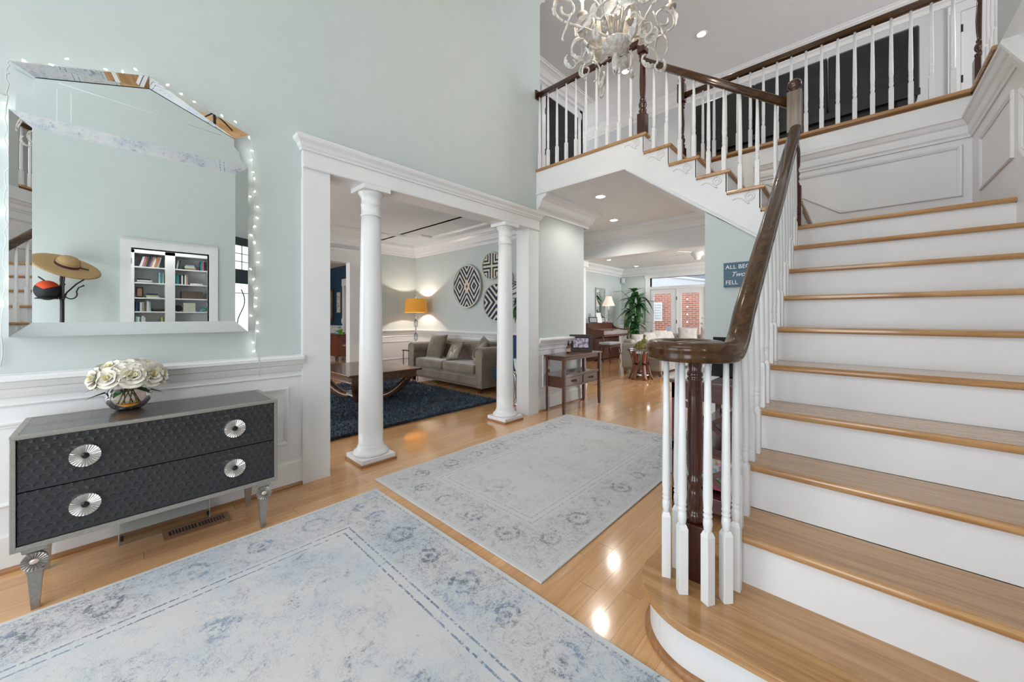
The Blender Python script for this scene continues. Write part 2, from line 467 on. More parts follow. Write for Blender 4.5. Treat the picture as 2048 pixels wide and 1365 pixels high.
# right wall of the foyer: cased opening to the library, stair wall
b = MB(); b.box(XR, XR+.12, -1.75, .137, 0, ZC2); b.box(XR, XR+.12, .137, .88, 2.05, ZC2); b.box(XR, XR+.12, .88, 4.05, 0, ZC2)
struct('wall_right', b, PAINT, 'pale green foyer wall beside the stairs')
struct('wall_stair_right', MB().box(XR-.012, XR+.1, 1.2, 4.82, 0, 2.985), WHITE, 'white panelled wall beside the stair landing')
struct('wall_landing_back', MB().prism([(-1.75, 2.78), (-.90, 2.12), (-.90, 0), (XR, 0), (XR, 2.985), (-1.75, 2.985)], 'Y', 4.705, 4.82), WHITE, 'white panelled wall above the stair landing')
# under the second flight / hall sides
struct('wall_under_stairs', MB().prism([(-.99, 0), (-.99, 2.14), (-.355, 1.68), (-.355, 0)], 'Y', YB+.006, YB+.1), PAINT, 'pale green wall under the second stair flight')
b = MB(); b.box(-.992, -.90, YB+.1, 4.70, 0, 2.16); b.box(-.99, -.90, 4.70, 6.12, 0, ZC1)
struct('wall_hall_right', b, PAINT)
b = MB(); b.box(W-.14-.9, W-.14, 4.70, 4.8, 0, ZC1); b.box(-4.1, -4.0, 4.7, 6.1, 0, ZC1)
struct('wall_hall_left', b, PAINT)
# ceilings
b = MB(); b.box(-13.5, -3.07, -1.75, 3.67, ZC1, 2.95); b.box(-13.5, -1.75, 3.62, 12, ZC1, 2.95); b.box(-1.75, 2.6, 4.83, 12, ZC1, 2.95); b.box(XR+.13, 2.6, -1.75, 4.83, ZC1, 2.95)
struct('ceiling_lower', b, CEIL, 'white flat ceiling of the ground floor')
struct('ceiling_upper', MB().box(-7, 3.4, -1.75, 7.5, ZC2, ZC2+.1), CEIL, 'white upstairs ceiling')
# upper hall shell
b = MB(); b.box(-7, 3.4, 7.40, 7.5, 2.9, ZC2); struct('wall_upper_back', b, UPW, 'pale grey upstairs wall')
b = MB(); b.box(-4.05, -3.95, 3.67, 6.30, 2.9, ZC2); b.box(-4.05, -3.07, 3.67, 3.79, 2.9, ZC2); b.box(-7, -3.95, 6.2, 6.30, 2.9, ZC2); b.box(-7.05, -6.95, 6.2, 7.5, 2.9, ZC2)
struct('wall_upper_left', b, UPW)
b = MB(); b.box(3.3, 3.4, 3.9, 7.5, 2.9, ZC2); b.box(XR+.12, 3.4, 3.95, 4.05, 2.9, ZC2)
struct('wall_upper_right', b, UPW)
b = MB(); b.box(-7, -1.55, 3.64, 7.4, 2.95, 3.02); b.box(-1.55, 3.4, 4.74, 7.4, 2.95, 3.02); b.box(.74, 3.4, 4.05, 4.74, 2.95, 3.02)
struct('floor_upper', b, TREADX, 'oak floor of the upstairs hall')
# dining room
b = MB(); b.box(-13.5, -11.25, 4.70, 4.82, .92, ZC1); b.box(-10.25, -7.32, 4.70, 4.82, .92, ZC1); b.box(-11.25, -10.25, 4.70, 4.82, 2.12, ZC1)
struct('wall_dining_back', b, NAVY, 'navy blue dining room wall')
b = MB(); b.box(-13.5, -11.25, 4.69, 4.82, 0, .92); b.box(-10.25, -7.32, 4.69, 4.82, 0, .92)
b.sweep([(-13.4, 4.69, .86), (-11.25, 4.69, .86)], (0, 0, 1), [(0, 0), (-.02, 0), (-.045, .05), (-.045, .07), (0, .07)])
struct('trim_dining_wainscot', b, WHITE)
struct('wall_dining_side', MB().box(-13.6, -13.5, -1.75, 7, 0, ZC1), NAVY)
struct('wall_dining_front', MB().box(-13.5, -7.3, -1.75, -1.6, 0, ZC1), NAVY)
b = MB(); b.box(-13.5, -7, 6.9, 7, 0, ZC1); struct('wall_beyond_dining', b, UPW)
# family room
struct('wall_family_left', MB().box(-5.79, -5.67, 6.1, 11.5, 0, ZC1), PAINT, 'pale green wall behind the piano')
b = MB(); b.box(-5.67, -4.70, 11.40, 11.52, 0, ZC1); b.box(-4.70, -3.10, 11.40, 11.52, 2.40, ZC1); b.box(-3.10, 2.5, 11.40, 11.52, 0, ZC1)
struct('wall_family_back', b, PAINT, 'pale green wall round the french doors')
struct('wall_family_right', MB().box(2.4, 2.5, 6, 11.5, 0, ZC1), PAINT)
b = MB(); b.box(-5.7, -4.05, 6.05, 6.16, 0, ZC1); b.box(-.95, 2.5, 6.05, 6.16, 0, ZC1)
struct('wall_family_front', b, PAINT)

# crowns
def crown(name, path, z, s=1.0, closed=False):
    P = [(0, -.235), (-.012, -.235), (-.02, -.215), (-.02, -.185), (-.055, -.165), (-.06, -.14), (-.085, -.09), (-.13, -.055), (-.15, -.05), (-.155, -.02), (-.17, -.018), (-.17, 0), (0, 0)]
    struct(name, MB().sweep([(x, y, z) for x, y in path], (0, 0, 1), [(a*s, c*s) for a, c in P], closed=closed), WHITE)
crown('trim_crown_hall_left', [(-4.0, 4.80), (W-.12, 4.80), (W, 4.70+.1), (W, 3.60)][:0] + [(W, YB), (W, 4.80), (-4.0, 4.80)], ZC1) if False else None
def crownR(name, path, z, s=1.0): crown(name, path[::-1], z, s)
# left-of-travel is the side the offsets run against; travel so that the room lies on the right
crown('trim_crown_stub', [(W, YB), (W, 4.80), (-4.0, 4.80)], ZC1)
crown('trim_crown_beam', [(-4.0, 6.02), (-.99, 6.02)], ZC1)
crown('trim_crown_living', [(-7.2, -1.6), (-7.2, 4.58), (-3.07, 4.58), (-3.07, -1.6)], ZC1)
crown('trim_crown_family', [(-5.67, 6.2), (-5.67, 11.40), (2.4, 11.40)], ZC1)
crown('trim_crown_upper_left', [(-3.07, 3.79), (-3.95, 3.79), (-3.95, 6.30), (-6.9, 6.30)], ZC2)
crown('trim_crown_upper_back', [(-6.9, 7.40), (3.3, 7.40)], ZC2)
# beam between the hall and the family room, with its posts
b = MB(); b.box(-4.05, -.9, 6.02, 6.22, 2.28, ZC1); b.box(-4.04, -.91, 6.00, 6.24, 2.265, 2.33); struct('trim_beam', b, WHITE, 'white cased beam over the family room opening')
b = MB(); b.box(-4.03, -3.83, 6.02, 6.22, 0, 2.2); b.box(-4.06, -3.79, 5.99, 6.25, 2.16, 2.27); b.box(-4.05, -3.81, 6.0, 6.24, 0, .18)
struct('trim_beam_post', b, WHITE)
# tray lines on the living room ceiling
pa = [(-6.35, -.8), (-6.35, 3.45), (-6.2, 3.75), (-5.95, 3.9), (-5.95, 4.15), (-4.3, 4.15), (-4.0, 3.9), (-4.0, -.8)]
struct('trim_tray_moulding', MB().sweep([(x, y, ZC1) for x, y in pa], (0, 0, 1), [(-.02, 0), (-.02, -.02), (0, -.035), (.02, -.02), (.02, 0)]), WHITE)
# cased opening living <-> dining
b = MB(); b.box(-7.34, -7.17, 3.10, 3.30, 0, 2.25); b.box(-7.34, -7.17, -.5, 3.30, 2.25, 2.46); b.sweep([(-7.17, -.5, 2.44), (-7.17, 3.32, 2.44)], (0, 0, 1), [(0, 0), (-.03, .02), (-.05, .06), (0, .06)])
struct('trim_dining_opening', b, WHITE, 'white cased opening to the navy dining room')
# dining far door
b = MB(); b.box(-11.31, -11.19, 4.66, 4.84, 0, 2.12); b.box(-10.31, -10.19, 4.66, 4.84, 0, 2.12); b.box(-11.33, -10.17, 4.65, 4.84, 2.12, 2.33)
struct('door_casing', b, WHITE)
b = MB(); b.box(-11.22, -11.17, 4.86, 5.70, 0, 2.08, .004); d = struct('door_1', b, WHITE)
MB().ball((-11.12, 5.6, .98), .028).build('door_knob', BLACK, d)
for z in (.35, 1.05, 1.75): MB().box(-11.17, -11.15, 4.84, 4.90, z, z+.1).build('hinge', BLACK, d)

# foyer opening: pilasters, header
b = MB(); b.box(-3.10, -2.900, .92, 1.106, 0, 2.275); b.box(-3.08, -2.905, .917, 1.109, 0, 2.2)
struct('trim_pilaster_near', b, WHITE, 'white flat pilaster at the near side of the columned opening')
b = MB(); b.box(-3.10, -2.900, 3.415, 3.608, 0, 2.275)
struct('trim_pilaster_far', b, WHITE, 'white flat pilaster at the far side of the columned opening')
b = MB(); b.box(-3.11, -2.893, .918, 3.612, 2.275, 2.45)
b.sweep([(-2.893, .918, 2.275), (-2.893, 3.612, 2.275)], (0, 0, 1), [(0, 0), (-.008, 0), (-.012, .01), (-.008, .02), (0, .02)])
cap = [(0, -.045), (-.012, -.045), (-.014, -.03), (-.024, -.02), (-.03, 0), (-.052, .022), (-.058, .04), (-.05, .052), (0, .052)]
b.sweep([(-2.95, .918, 2.443), (-2.893, .918, 2.443), (-2.893, 3.612, 2.443), (-2.95, 3.612, 2.443)], (0, 0, 1), cap)
struct('trim_header', b, WHITE, 'white header board with a moulded cap over the columned opening')

# chair rail, panels, baseboard on the foyer left wall
rp = [(0, -.155), (-.010, -.155), (-.014, -.14), (-.010, -.13), (-.010, -.115), (-.020, -.11), (-.03, -.085), (-.032, -.07), (-.045, -.065), (-.06, -.035), (-.068, -.03), (-.068, -.012), (-.058, 0), (0, 0)]
rp2 = [(0, -.155), (-.010, -.155), (-.014, -.148), (-.010, -.14), (-.010, 0), (0, 0)]
capr = [(-.010, -.11), (-.020, -.11), (-.03, -.085), (-.032, -.07), (-.045, -.065), (-.06, -.035), (-.068, -.03), (-.068, -.012), (-.058, -.004), (-.010, -.004)]
basep = [(0, 0), (-.016, 0), (-.016, .165), (-.010, .18), (-.008, .2), (0, .2)]
shoep = [(-.016, 0), (-.034, 0), (-.032, .012), (-.024, .02), (-.016, .022)]
frp = [(0, 0), (0, .008), (.006, .014), (.014, .012), (.022, .006), (.028, .006), (.028, 0)]
def wainscot(tagname, p0, p1, panels, nrm, rail_in=0, top=.93, face=None):
    """p0->p1 with the room on the right of travel"""
    p0 = Vector(p0); p1 = Vector(p1); d = (p1-p0).normalized(); nn = Vector((nrm[0], nrm[1]))
    b = MB()
    b.sweep([(*p0, top), (*p1, top)], (0, 0, 1), rp2)
    a0 = p0 + d*rail_in; a1 = p1-d*rail_in
    b.sweep([(*(a0), top), (*(a1), top)], (0, 0, 1), capr)
    struct('trim_chair_rail_'+tagname, b, WHITE)
    struct('baseboard_'+tagname, MB().sweep([(*p0, 0), (*p1, 0)], (0, 0, 1), basep), WHITE)
    struct('trim_shoe_'+tagname, MB().sweep([(*p0, 0), (*p1, 0)], (0, 0, 1), shoep), SHOE)
    L = (p1-p0).length
    # white wall face below the rail
    q = p0+nn*.004
    b = MB(); c = [(p0-nn*.01), (p1-nn*.01), (p1+nn*.004), (p0+nn*.004)]
    b.prism([(v.x, v.y) for v in c], 'Z', 0, top-.02)
    for u0, u1, z0, z1 in panels:
        A = p0+d*u0+nn*.004; B = p0+d*u1+nn*.004
        pts = [(A.x, A.y, z0), (B.x, B.y, z0), (B.x, B.y, z1), (A.x, A.y, z1)]
        tv = Vector(pts[1])-Vector(pts[0])
        up = Vector((0, 0, 1)).cross(tv).normalized()
        if up.dot(Vector((nn.x, nn.y, 0))) > 0: pts = pts[::-1]
        b.sweep(pts, (nn.x, nn.y, 0), frp, closed=True)
    struct('wall_wainscot_'+tagname, b, WHITE)
wainscot('left', (W, -1.6), (W, .918), [(.15, 1.40, .306, .704), (1.58, 2.436, .306, .704)], (1, 0), 0)
wainscot('stub', (W, 3.612), (W, 4.70), [(.10, .99, .306, .704)], (1, 0), 0)
wainscot('living_far', (-7.2, 4.58), (-3.07, 4.58), [(.2, 2.0, .3, .68), (2.2, 3.9, .3, .68)], (0, -1))
wainscot('living_left', (-7.2, 3.31), (-7.2, 4.58), [(.12, 1.15, .3, .68)], (1, 0))
wainscot('family_left', (-5.67, 6.2), (-5.67, 11.4), [], (1, 0))
wainscot('family_back', (-5.67, 11.4), (-4.86, 11.4), [(.1, .7, .3, .68)], (0, -1))
wainscot('under_stairs', (-.99, YB+.003), (-.356, YB+.003), [(.08, .55, .3, .68)], (0, -1), top=.78)

# --- columns
def column(y, lab):
    t = thing('column', lab, 'column', (-3.0, y, 0), group='white columns in the living room opening')
    MB().box(-.155, .155, -.155, .155, 0, .018, .003).build('wooden_shoe', SHOE, t)
    b = MB(); b.box(-.145, .145, -.145, .145, .018, .055, .004)
    b.lathe([(.14, .055), (.143, .07), (.135, .085), (.122, .092), (.118, .10), (.112, .105), (.108, .12), (.1, .135)], seg=48); b.build('plinth', WHITE, t)
    pr = [(.1, .13)]
    for i in range(13):
        u = i/12; pr.append((.0985-.022*u**1.7, .13+u*1.91))
    b = MB(); b.lathe(pr, seg=48); b.build('shaft', WHITE, t)
    b = MB(); b.lathe([(.0765, 2.04), (.083, 2.043), (.083, 2.052), (.0765, 2.056), (.0765, 2.13), (.081, 2.134), (.081, 2.14), (.0765, 2.145), (.0765, 2.195), (.086, 2.205), (.094, 2.222), (.10, 2.232), (.10, 2.24)], seg=48)
    b.box(-.118, .118, -.118, .118, 2.24, 2.276, .003); b.build('capital', WHITE, t)
column(1.475, 'white round column nearer the camera, in front of the coffee table')
column(3.105, 'white round column at the far end of the opening, beside the sofa arm')

# --- balcony and stair carcass
def nose(p0, p1, zt, th=.03, mat_=TREADX): pass
stair = thing('staircase', 'white staircase with honey oak treads rising to a landing and turning left', 'staircase', (.2, 2.4, 0))
def tread(poly, zt, m, nm='tread'):
    """poly counter-clockwise outline; rounded nose all round"""
    b = MB(); t = .03
    t_ = bmesh.new(); A = [t_.verts.new((x, y, zt-t)) for x, y in poly]; B = [t_.verts.new((x, y, zt)) for x, y in poly]
    t_.faces.new(A[::-1]); t_.faces.new(B)
    for i in range(len(poly)): t_.faces.new((A[i], A[(i+1) % len(poly)], B[(i+1) % len(poly)], B[i]))
    bmesh.ops.bevel(t_, geom=[e for e in t_.edges if abs(e.verts[0].co.z-e.verts[1].co.z) < 1e-6], offset=.011, segments=3, affect='EDGES', profile=.5)
    for f in t_.faces: f.smooth = False
    b.merge(t_); return b.build(nm, m, stair, world=True)
# first flight treads 2..9, landing 10
XL = -.375
for n in range(2, 10):
    yn = YN+G1*(n-1)
    tread([(XL, yn), (XR-.012, yn), (XR-.012, yn+.275), (XL, yn+.275)], n*RI, TREADX)
    MB().box(-.345, XR-.012, yn+.026, yn+.04, (n-1)*RI, n*RI-.03).build('riser', WHITE, stair, world=True)
yn = YN+G1*9
tread([(XL, yn), (XR-.012, yn), (XR-.012, 4.70), (-.30, 4.70), (-.30, YB-.025), (XL, YB-.025)], 1.9, TREADX, 'landing')
MB().box(-.345, XR-.012, yn+.026, yn+.04, 9*RI, 1.87).build('riser', WHITE, stair, world=True)
# bullnose first step
cx, cy, r0 = -.39, 1.51, .245
def bull(r, ex): 
    p = [(XR-.012, cy-r-ex*0), ]
    p = [(XR-.012, YN+.30)] if False else []
    arc = [(cx+r*1.0*math.cos(a), cy+r*math.sin(a)) for a in [math.radians(x) for x in range(100, 271, 8)]]
    return [(XR-.012, YN+G1+.03), (cx+.06, YN+G1+.03+(r-.245))] + [(cx+.05, cy+r)][:0] + arc + [(XR-.012, cy-r)]
pl = bull(.245, 0); tread([*pl[::-1]][::-1], .19, TREADX)
pl = bull(.215, 0); MB().prism(pl, 'Z', 0.0, .16).build('riser', WHITE, stair, world=True)
arc = [(cx+.215*math.cos(math.radians(x)), cy+.215*math.sin(math.radians(x)), 0) for x in range(150, 271, 6)] + [(XR-.012, cy-.215, 0)]
MB().sweep(arc, (0, 0, 1), [(0, 0), (-.02, 0), (-.019, .012), (-.012, .02), (0, .024)]).build('shoe_mould', SHOE, stair, world=True)
# stringer (side skirt) of the first flight, in the plane X=-.31
poly = [(YN+.30, 0), (YN+.30, .36)]
for n in range(3, 11):
    y = YN+G1*(n-1)+.031; poly += [(y, (n-1)*RI-.03), (y, n*RI-.03)]
poly += [(YB-.001, 1.87), (YB-.001, 0)]
poly = [(YN+G1+.031, 0), (YN+G1+.031, .35)] + poly[2:]
MB().prism(poly, 'X', -.352, -.332).build('stringer', WHITE, stair, world=True)
# side panel frame under the first flight
MB().sweep([(-.352, 2.15, .25), (-.352, 3.45, .25), (-.352, 3.45, 1.45), (-.352, 2.15, .45)], (-1, 0, 0), [(-a, c) for a, c in frp], closed=True).build('panel_moulding', WHITE, stair, world=True)
def scroll(o, ux, uz, flip=1, s=1.0):
    """flat scroll appliqué: o origin, ux unit vector along the run"""
    o = Vector(o); ux = Vector(ux); uz = Vector((0, 0, 1)); nn = ux.cross(uz)
    pts = []
    for k in range(40):
        a = k/39*2.6*PI; r = (.036-.030*(k/39)); pts.append(o+ux*(r*math.cos(a+PI*.5)*flip)*s+uz*(r*math.sin(a+PI*.5)*.95)*s)
    tail = []
    for k in range(16):
        u = k/15; tail.append(o+ux*(-(.125*(1-u)))*flip*s+uz*(-.012+.020*math.sin(u*PI*1.35+.2)-(.030*u*u))*s)
    tail2 = [o+ux*(math.cos(a)*.036*flip)*s+uz*(math.sin(a)*.034)*s for a in [math.radians(x) for x in range(-125, 91, 12)]]
    b = MB(); b.tube(tail+tail2[:1], .0065*s, 6); b.tube(tail2, .0065*s, 6); b.tube(pts, .0065*s, 6)
    return b
for n in range(3, 10):
    y = YN+G1*(n-1)+.13
    scroll((-.354, y+.06, n*RI-.075), (0, -1, 0), -1).build('scroll_bracket', WHITE, stair, world=True)
# second flight
for k in range(1, 6):
    xn = X0n-g2*k; z = (10+k)*RI
    tread([(xn-.27, YB-.023), (xn, YB-.023), (xn, 4.70), (xn-.27, 4.70)], z, TREADY)
    MB().box(xn-.04, xn-.026, YB, 4.70, z-RI, z-.03).build('riser', WHITE, stair, world=True)
xn = X0n-g2*6; MB().box(xn-.04, xn-.026, YB, 4.70, 15*RI, 16*RI-.03).build('riser', WHITE, stair, world=True)
poly = [(-2.93, 2.725), (-1.75, 2.725), (-.31, 2.725-.757*1.44), (-.31, 1.88), (X0n-g2-.026, 1.88)]
for k in range(1, 7):
    x = X0n-g2*k-.032; poly += [(x, (10+k-1)*RI-.03), (x, (10+k)*RI-.03)]
poly = [(-2.93, 2.725), (-1.75, 2.725), (-.31, 2.725-.757*1.44), (-.31, 1.87)] + [p for p in poly[5:]] + [(-2.93, 3.01)]
MB().prism(poly, 'Y', YB, YB+.035).build('stringer', WHITE, stair, world=True)
MB().sweep([(-2.93, YB, 2.725), (-1.75, YB, 2.725), (-.31, YB, 2.725-.757*1.44)], (0, -1, 0), [(0, 0), (0, .012), (-.008, .016), (-.016, .010), (-.022, 0)][::-1] if False else [(0, 0), (0, .014), (.010, .016), (.022, .008), (.026, 0)]).build('edge_moulding', WHITE, stair, world=True)
MB().prism([(-1.77, 2.735), (-.90, 2.735-.757*.87), (-.90, 2.80-.757*.87), (-1.77, 2.80)], 'Y', YB+.02, 4.72).build('soffit', WHITE, stair, world=True)
for k in range(1, 7):
    xn = X0n-g2*k
    scroll((xn-.11, YB-.002, (10+k)*RI-.075), (1, 0, 0), 1).build('scroll_bracket', WHITE, stair, world=True)
# balcony nosing
struct('trim_balcony_nosing', MB().box(-2.93, X0n-g2*6, YB-.023, YB+.10, 3.01, ZF, .009), TREADX, 'oak nosing along the balcony edge')
struct('trim_upper_nosing', MB().box(-1.55, XR, 4.675, 4.80, 3.01, ZF, .009).box(XR-.025, XR+.09, 4.05, 4.80, 3.01, ZF, .009), TREADX, 'oak nosing above the landing wall')
# mouldings above the landing (entablature that wraps the corner)
ent = [(0, -.20), (-.012, -.20), (-.016, -.18), (-.030, -.165), (-.034, -.13), (-.034, -.10), (-.05, -.085), (-.07, -.05), (-.085, -.04), (-.085, -.02), (-.075, 0), (0, 0)]
XS = XR-.012
struct('trim_landing_entablature', MB().sweep([(-.80, 4.70, 2.835), (XS, 4.70, 2.835), (XS, 3.56, 2.835), (XS, 1.6, 2.835-1.96*.7755)], (0, 0, 1), [(a*.75, c*.92) for a, c in ent]), WHITE, 'white moulded band round the landing')
def frame(pts, n, nm):
    v = [Vector(p) for p in pts]; nn = Vector(n)
    nrm = Vector((0, 0, 0))
    for i in range(len(v)): nrm += v[i].cross(v[(i+1) % len(v)])
    if nrm.dot(nn) < 0: pts = pts[::-1]
    struct(nm, MB().sweep(pts, n, frp, closed=True), WHITE)
frame([(.637, 4.70, 2.605), (.637, 4.70, 2.183), (-.109, 4.70, 2.183), (-.70, 4.70, 2.605)], (0, -1, 0), 'trim_panel_1')
frame([(XS, 4.42, 2.55), (XS, 3.63, 2.55), (XS, 3.63, 2.145), (XS, 4.42, 2.145)], (-1, 0, 0), 'trim_panel_2')
frame([(XS, 3.50, 2.50), (XS, 2.4, 2.50-1.1*.7755), (XS, 2.4, 1.35), (XS, 3.50, 2.145)], (-1, 0, 0), 'trim_panel_3')
# upstairs door and casing
b = MB(); b.box(.878, .985, 7.37, 7.42, ZF, 5.11); b.box(1.72, 1.83, 7.37, 7.42, ZF, 5.11); b.box(.878, 1.83, 7.365, 7.42, 5.11, 5.22); b.box(.90, .93, 7.36, 7.42, ZF, 5.11)
struct('door_casing', b, WHITE)
d = struct('door_2', MB().box(.99, 1.72, 7.385, 7.41, ZF+.01, 5.11, .003), WHITE, 'white upstairs door')
for z in (3.3, 4.2, 4.85): MB().box(.985, 1.005, 7.37, 7.386, z, z+.09).build('hinge', BLACK, d)
struct('trim_outlet_upper', MB().box(.25, .36, 7.385, 7.40, 5.26, 5.33), mat('mottled_picture', (.35, .3, .27))) if False else None
# dark glossy double door at the left end of the upstairs hall
b = MB(); b.box(-3.95, -3.925, 4.98, 5.08, ZF, 5.05); b.box(-3.95, -3.925, 6.10, 6.20, ZF, 5.05); b.box(-3.95, -3.92, 4.96, 6.22, 5.05, 5.17)
struct('door_casing', b, WHITE)
d = struct('door_3', MB().box(-3.945, -3.93, 5.08, 6.10, ZF, 5.05, .003), BLACKG, 'black glossy door at the end of the upstairs hall')
for z in (4.0, 4.7): MB().box(-3.93, -3.915, 5.06, 5.09, z, z+.1).build('hinge', BLACK, d)
# cased opening in the right wall (seen in the mirror)
b = MB(); b.box(XR-.02, XR+.14, .044, .137, 0, 2.05); b.box(XR-.02, XR+.14, .88, .975, 0, 2.05); b.box(XR-.02, XR+.14, .044, .975, 2.05, 2.15)
b.sweep([(XR-.02, .05, 2.15), (XR-.02, .97, 2.15)], (0, 0, 1), [(0, 0), (.012, 0), (.02, .012), (0, .012)])
struct('trim_library_opening', b, WHITE, 'white cased opening to the library')
b = MB(); b.box(XR+.12, 2.4, -1.7, -1.6, 0, ZC1); b.box(2.4, 2.5, -1.7, 1.9, 0, ZC1); b.box(XR+.12, 2.4, 1.8, 1.9, 0, ZC1)
struct('wall_library', b, PAINT)
# french doors, transom
b = MB(); b.box(-4.84, -4.70, 11.37, 11.53, 0, 2.40); b.box(-3.10, -2.96, 11.37, 11.53, 0, 2.40); b.box(-4.86, -2.94, 11.36, 11.53, 2.40, 2.51); b.box(-4.70, -3.10, 11.39, 11.53, 2.05, 2.13)
struct('door_casing', b, WHITE)
struct('window_1', MB().box(-4.70, -3.10, 11.45, 11.455, 2.13, 2.40), GLASS, 'glass transom above the french doors')
for i, (x0, x1, g0, g1) in enumerate(((-4.70, -3.93, -4.60, -4.08), (-3.88, -3.10, -3.78, -3.285))):
    b = MB(); b.box(x0, g0, 11.42, 11.47, 0.01, 2.05); b.box(g1, x1, 11.42, 11.47, .01, 2.05); b.box(g0, g1, 11.42, 11.47, 1.90, 2.05); b.box(g0, g1, 11.42, 11.47, .01, .22)
    d = struct('door_%d' % (4+i), b, WHITE, 'white french door leaf with tall glass')
    MB().box(g0, g1, 11.443, 11.448, .22, 1.90).build('glass_pane', GLASS, d)
    if i == 1:
        MB().ball((-3.19, 11.40, 1.02), .028).build('door_knob', CHROME, d); MB().lathe([(.02, 0), (.02, .02), (0, .02)], (-3.19, 11.42, 1.18), 12, RX(90)).build('deadbolt', CHROME, d)
    else:
        for z in (.4, 1.0, 1.7): MB().box(-3.92, -3.90, 11.405, 11.42, z, z+.1).build('hinge', BLACK, d)
b = MB(); b.box(-3.93, -3.88, 11.41, 11.48, .01, 2.05); struct('trim_door_post', b, WHITE)
# outside: brick wall, porch beam and roof
BR = mat('red_brick', fn=f_brick, rough=.9)
struct('wall_brick_outside', MB().box(-9, 1, 14.3, 14.5, -.1, 2.34), BR, 'red brick wall outside the french doors')
ROOF = mat('grey_roof', rough=.6, fn=lambda n, b: n.put(b.inputs['Base Color'], n.mix(n.math('SINE', n.xyz()[2]*110+n.xyz()[0]*24).gt(0), (.14, .16, .18), (.24, .27, .30))))
struct('trim_porch_beam', MB().prism([(-9, 2.345), (-3.3, 2.345), (-3.3, 2.36), (-5.3, 2.72), (-9, 2.74)], 'Y', 14.25, 14.29).prism([(-6.9, 2.74), (-5.3, 2.72), (-3.3, 2.36), (-3.3, 2.42), (-5.2, 2.80), (-6.9, 2.82)], 'Y', 14.20, 14.26), mat('porch_white', (.5, .52, .53), .6))
struct('roof_outside', MB().prism([(-7.5, 2.74), (-5.3, 2.70), (-3.3, 2.34), (-1, 2.34), (-1, 3.4), (-7.5, 3.4)], 'Y', 14.40, 14.45), ROOF)
struct('floor_outside', MB().box(-12, 6, 12.0, 22, -.2, -.02), mat('patio', (.45, .43, .4), .8))
# front door wall (reflected in the mirror's bevel): glazed sidelights with leaded caming
SKYGLASS = mat('frosted_daylight_glass', (.9, .95, 1), .3, emit=(.86, .95, 1), es=1.6, fn=lambda n, b: None)
b = MB(); b.box(-1.14, -1.08, -1.64, -1.58, 0, 2.2); b.box(-.63, -.57, -1.64, -1.58, 0, 2.2); b.box(-1.14, -.57, -1.64, -1.58, 2.1, 2.2); b.box(-1.14, -.57, -1.64, -1.58, 0, .35); b.box(-1.08, -.63, -1.64, -1.59, 1.62, 1.80)
wd = struct('window_2', b, mat('dark_blue_door', (.015, .025, .035), .3), 'leaded glass sidelight of the front door')
MB().box(-1.08, -.63, -1.62, -1.61, .35, 2.1).build('glass_pane', SKYGLASS, wd)
b = MB()
for z in (1.9, 2.0, 1.5): b.tube([(-1.08, -1.605, z), (-.63, -1.605, z)], .005, 5)
for s in (-1, 1):
    b.tube([(-.855+s*(.10+.05*math.sin(k/24*4*PI)), -1.605, .4+k/24*1.15) for k in range(25)], .006, 5)
    b.tube([(-.855+s*.09, -1.605, z) for z in (1.8, 2.1)], .005, 5)
b.build('lead_caming', BLACK, wd)
dd = struct('door_6', MB().box(-.50, .42, -1.63, -1.58, 0, 2.1, .004), mat('dark_blue_door', (.015, .025, .035), .3), 'dark front door')
# ================================================================= RAILINGS
RP = [(-.022, -.030), (-.030, -.022), (-.024, -.012), (-.033, .004), (-.031, .018), (-.018, .028), (0, .031), (.018, .028), (.031, .018), (.033, .004), (.024, -.012), (.030, -.022), (.022, -.030)]
def baluster_mb(h, base=.20, tip=None):
    b = MB(); s = .0165
    b.box(-s, s, -s, s, 0, base, .0015, 1)
    t = bmesh.new(); lo = [t.verts.new((x*s, y*s, base)) for x, y in ((-1, -1), (1, -1), (1, 1), (-1, 1))]; hi = [t.verts.new((x*s*.62, y*s*.62, base+.018)) for x, y in ((-1, -1), (1, -1), (1, 1), (-1, 1))]
    for i in range(4): t.faces.new((lo[i], lo[(i+1) % 4], hi[(i+1) % 4], hi[i]))
    b.merge(t)
    c = base+.012
    b.lathe([(.0105, c), (.0125, c+.008), (.0155, c+.03), (.0145, c+.048), (.0115, c+.052), (.0150, c+.058), (.0150, c+.064), (.0118, c+.069), (.0150, c+.074), (.0150, c+.079), (.0135, c+.083), (.0158, c+.12), (.0135, c+(h-c)*.55), (.0095, h)], seg=16)
    return b
BALC = {}
def baluster(parent, x, y, z, h, rz=0, base=.2):
    key = (round(h, 2), base)
    if key not in BALC:
        BALC[key] = baluster_mb(key[0], base).build('baluster', WHITE, parent)
        o = BALC[key]
    else:
        o = BALC[key].copy(); C.objects.link(o); o.parent = parent
    o.location = Vector((x, y, z))-parent.location; o.rotation_euler = (0, 0, rz); return o
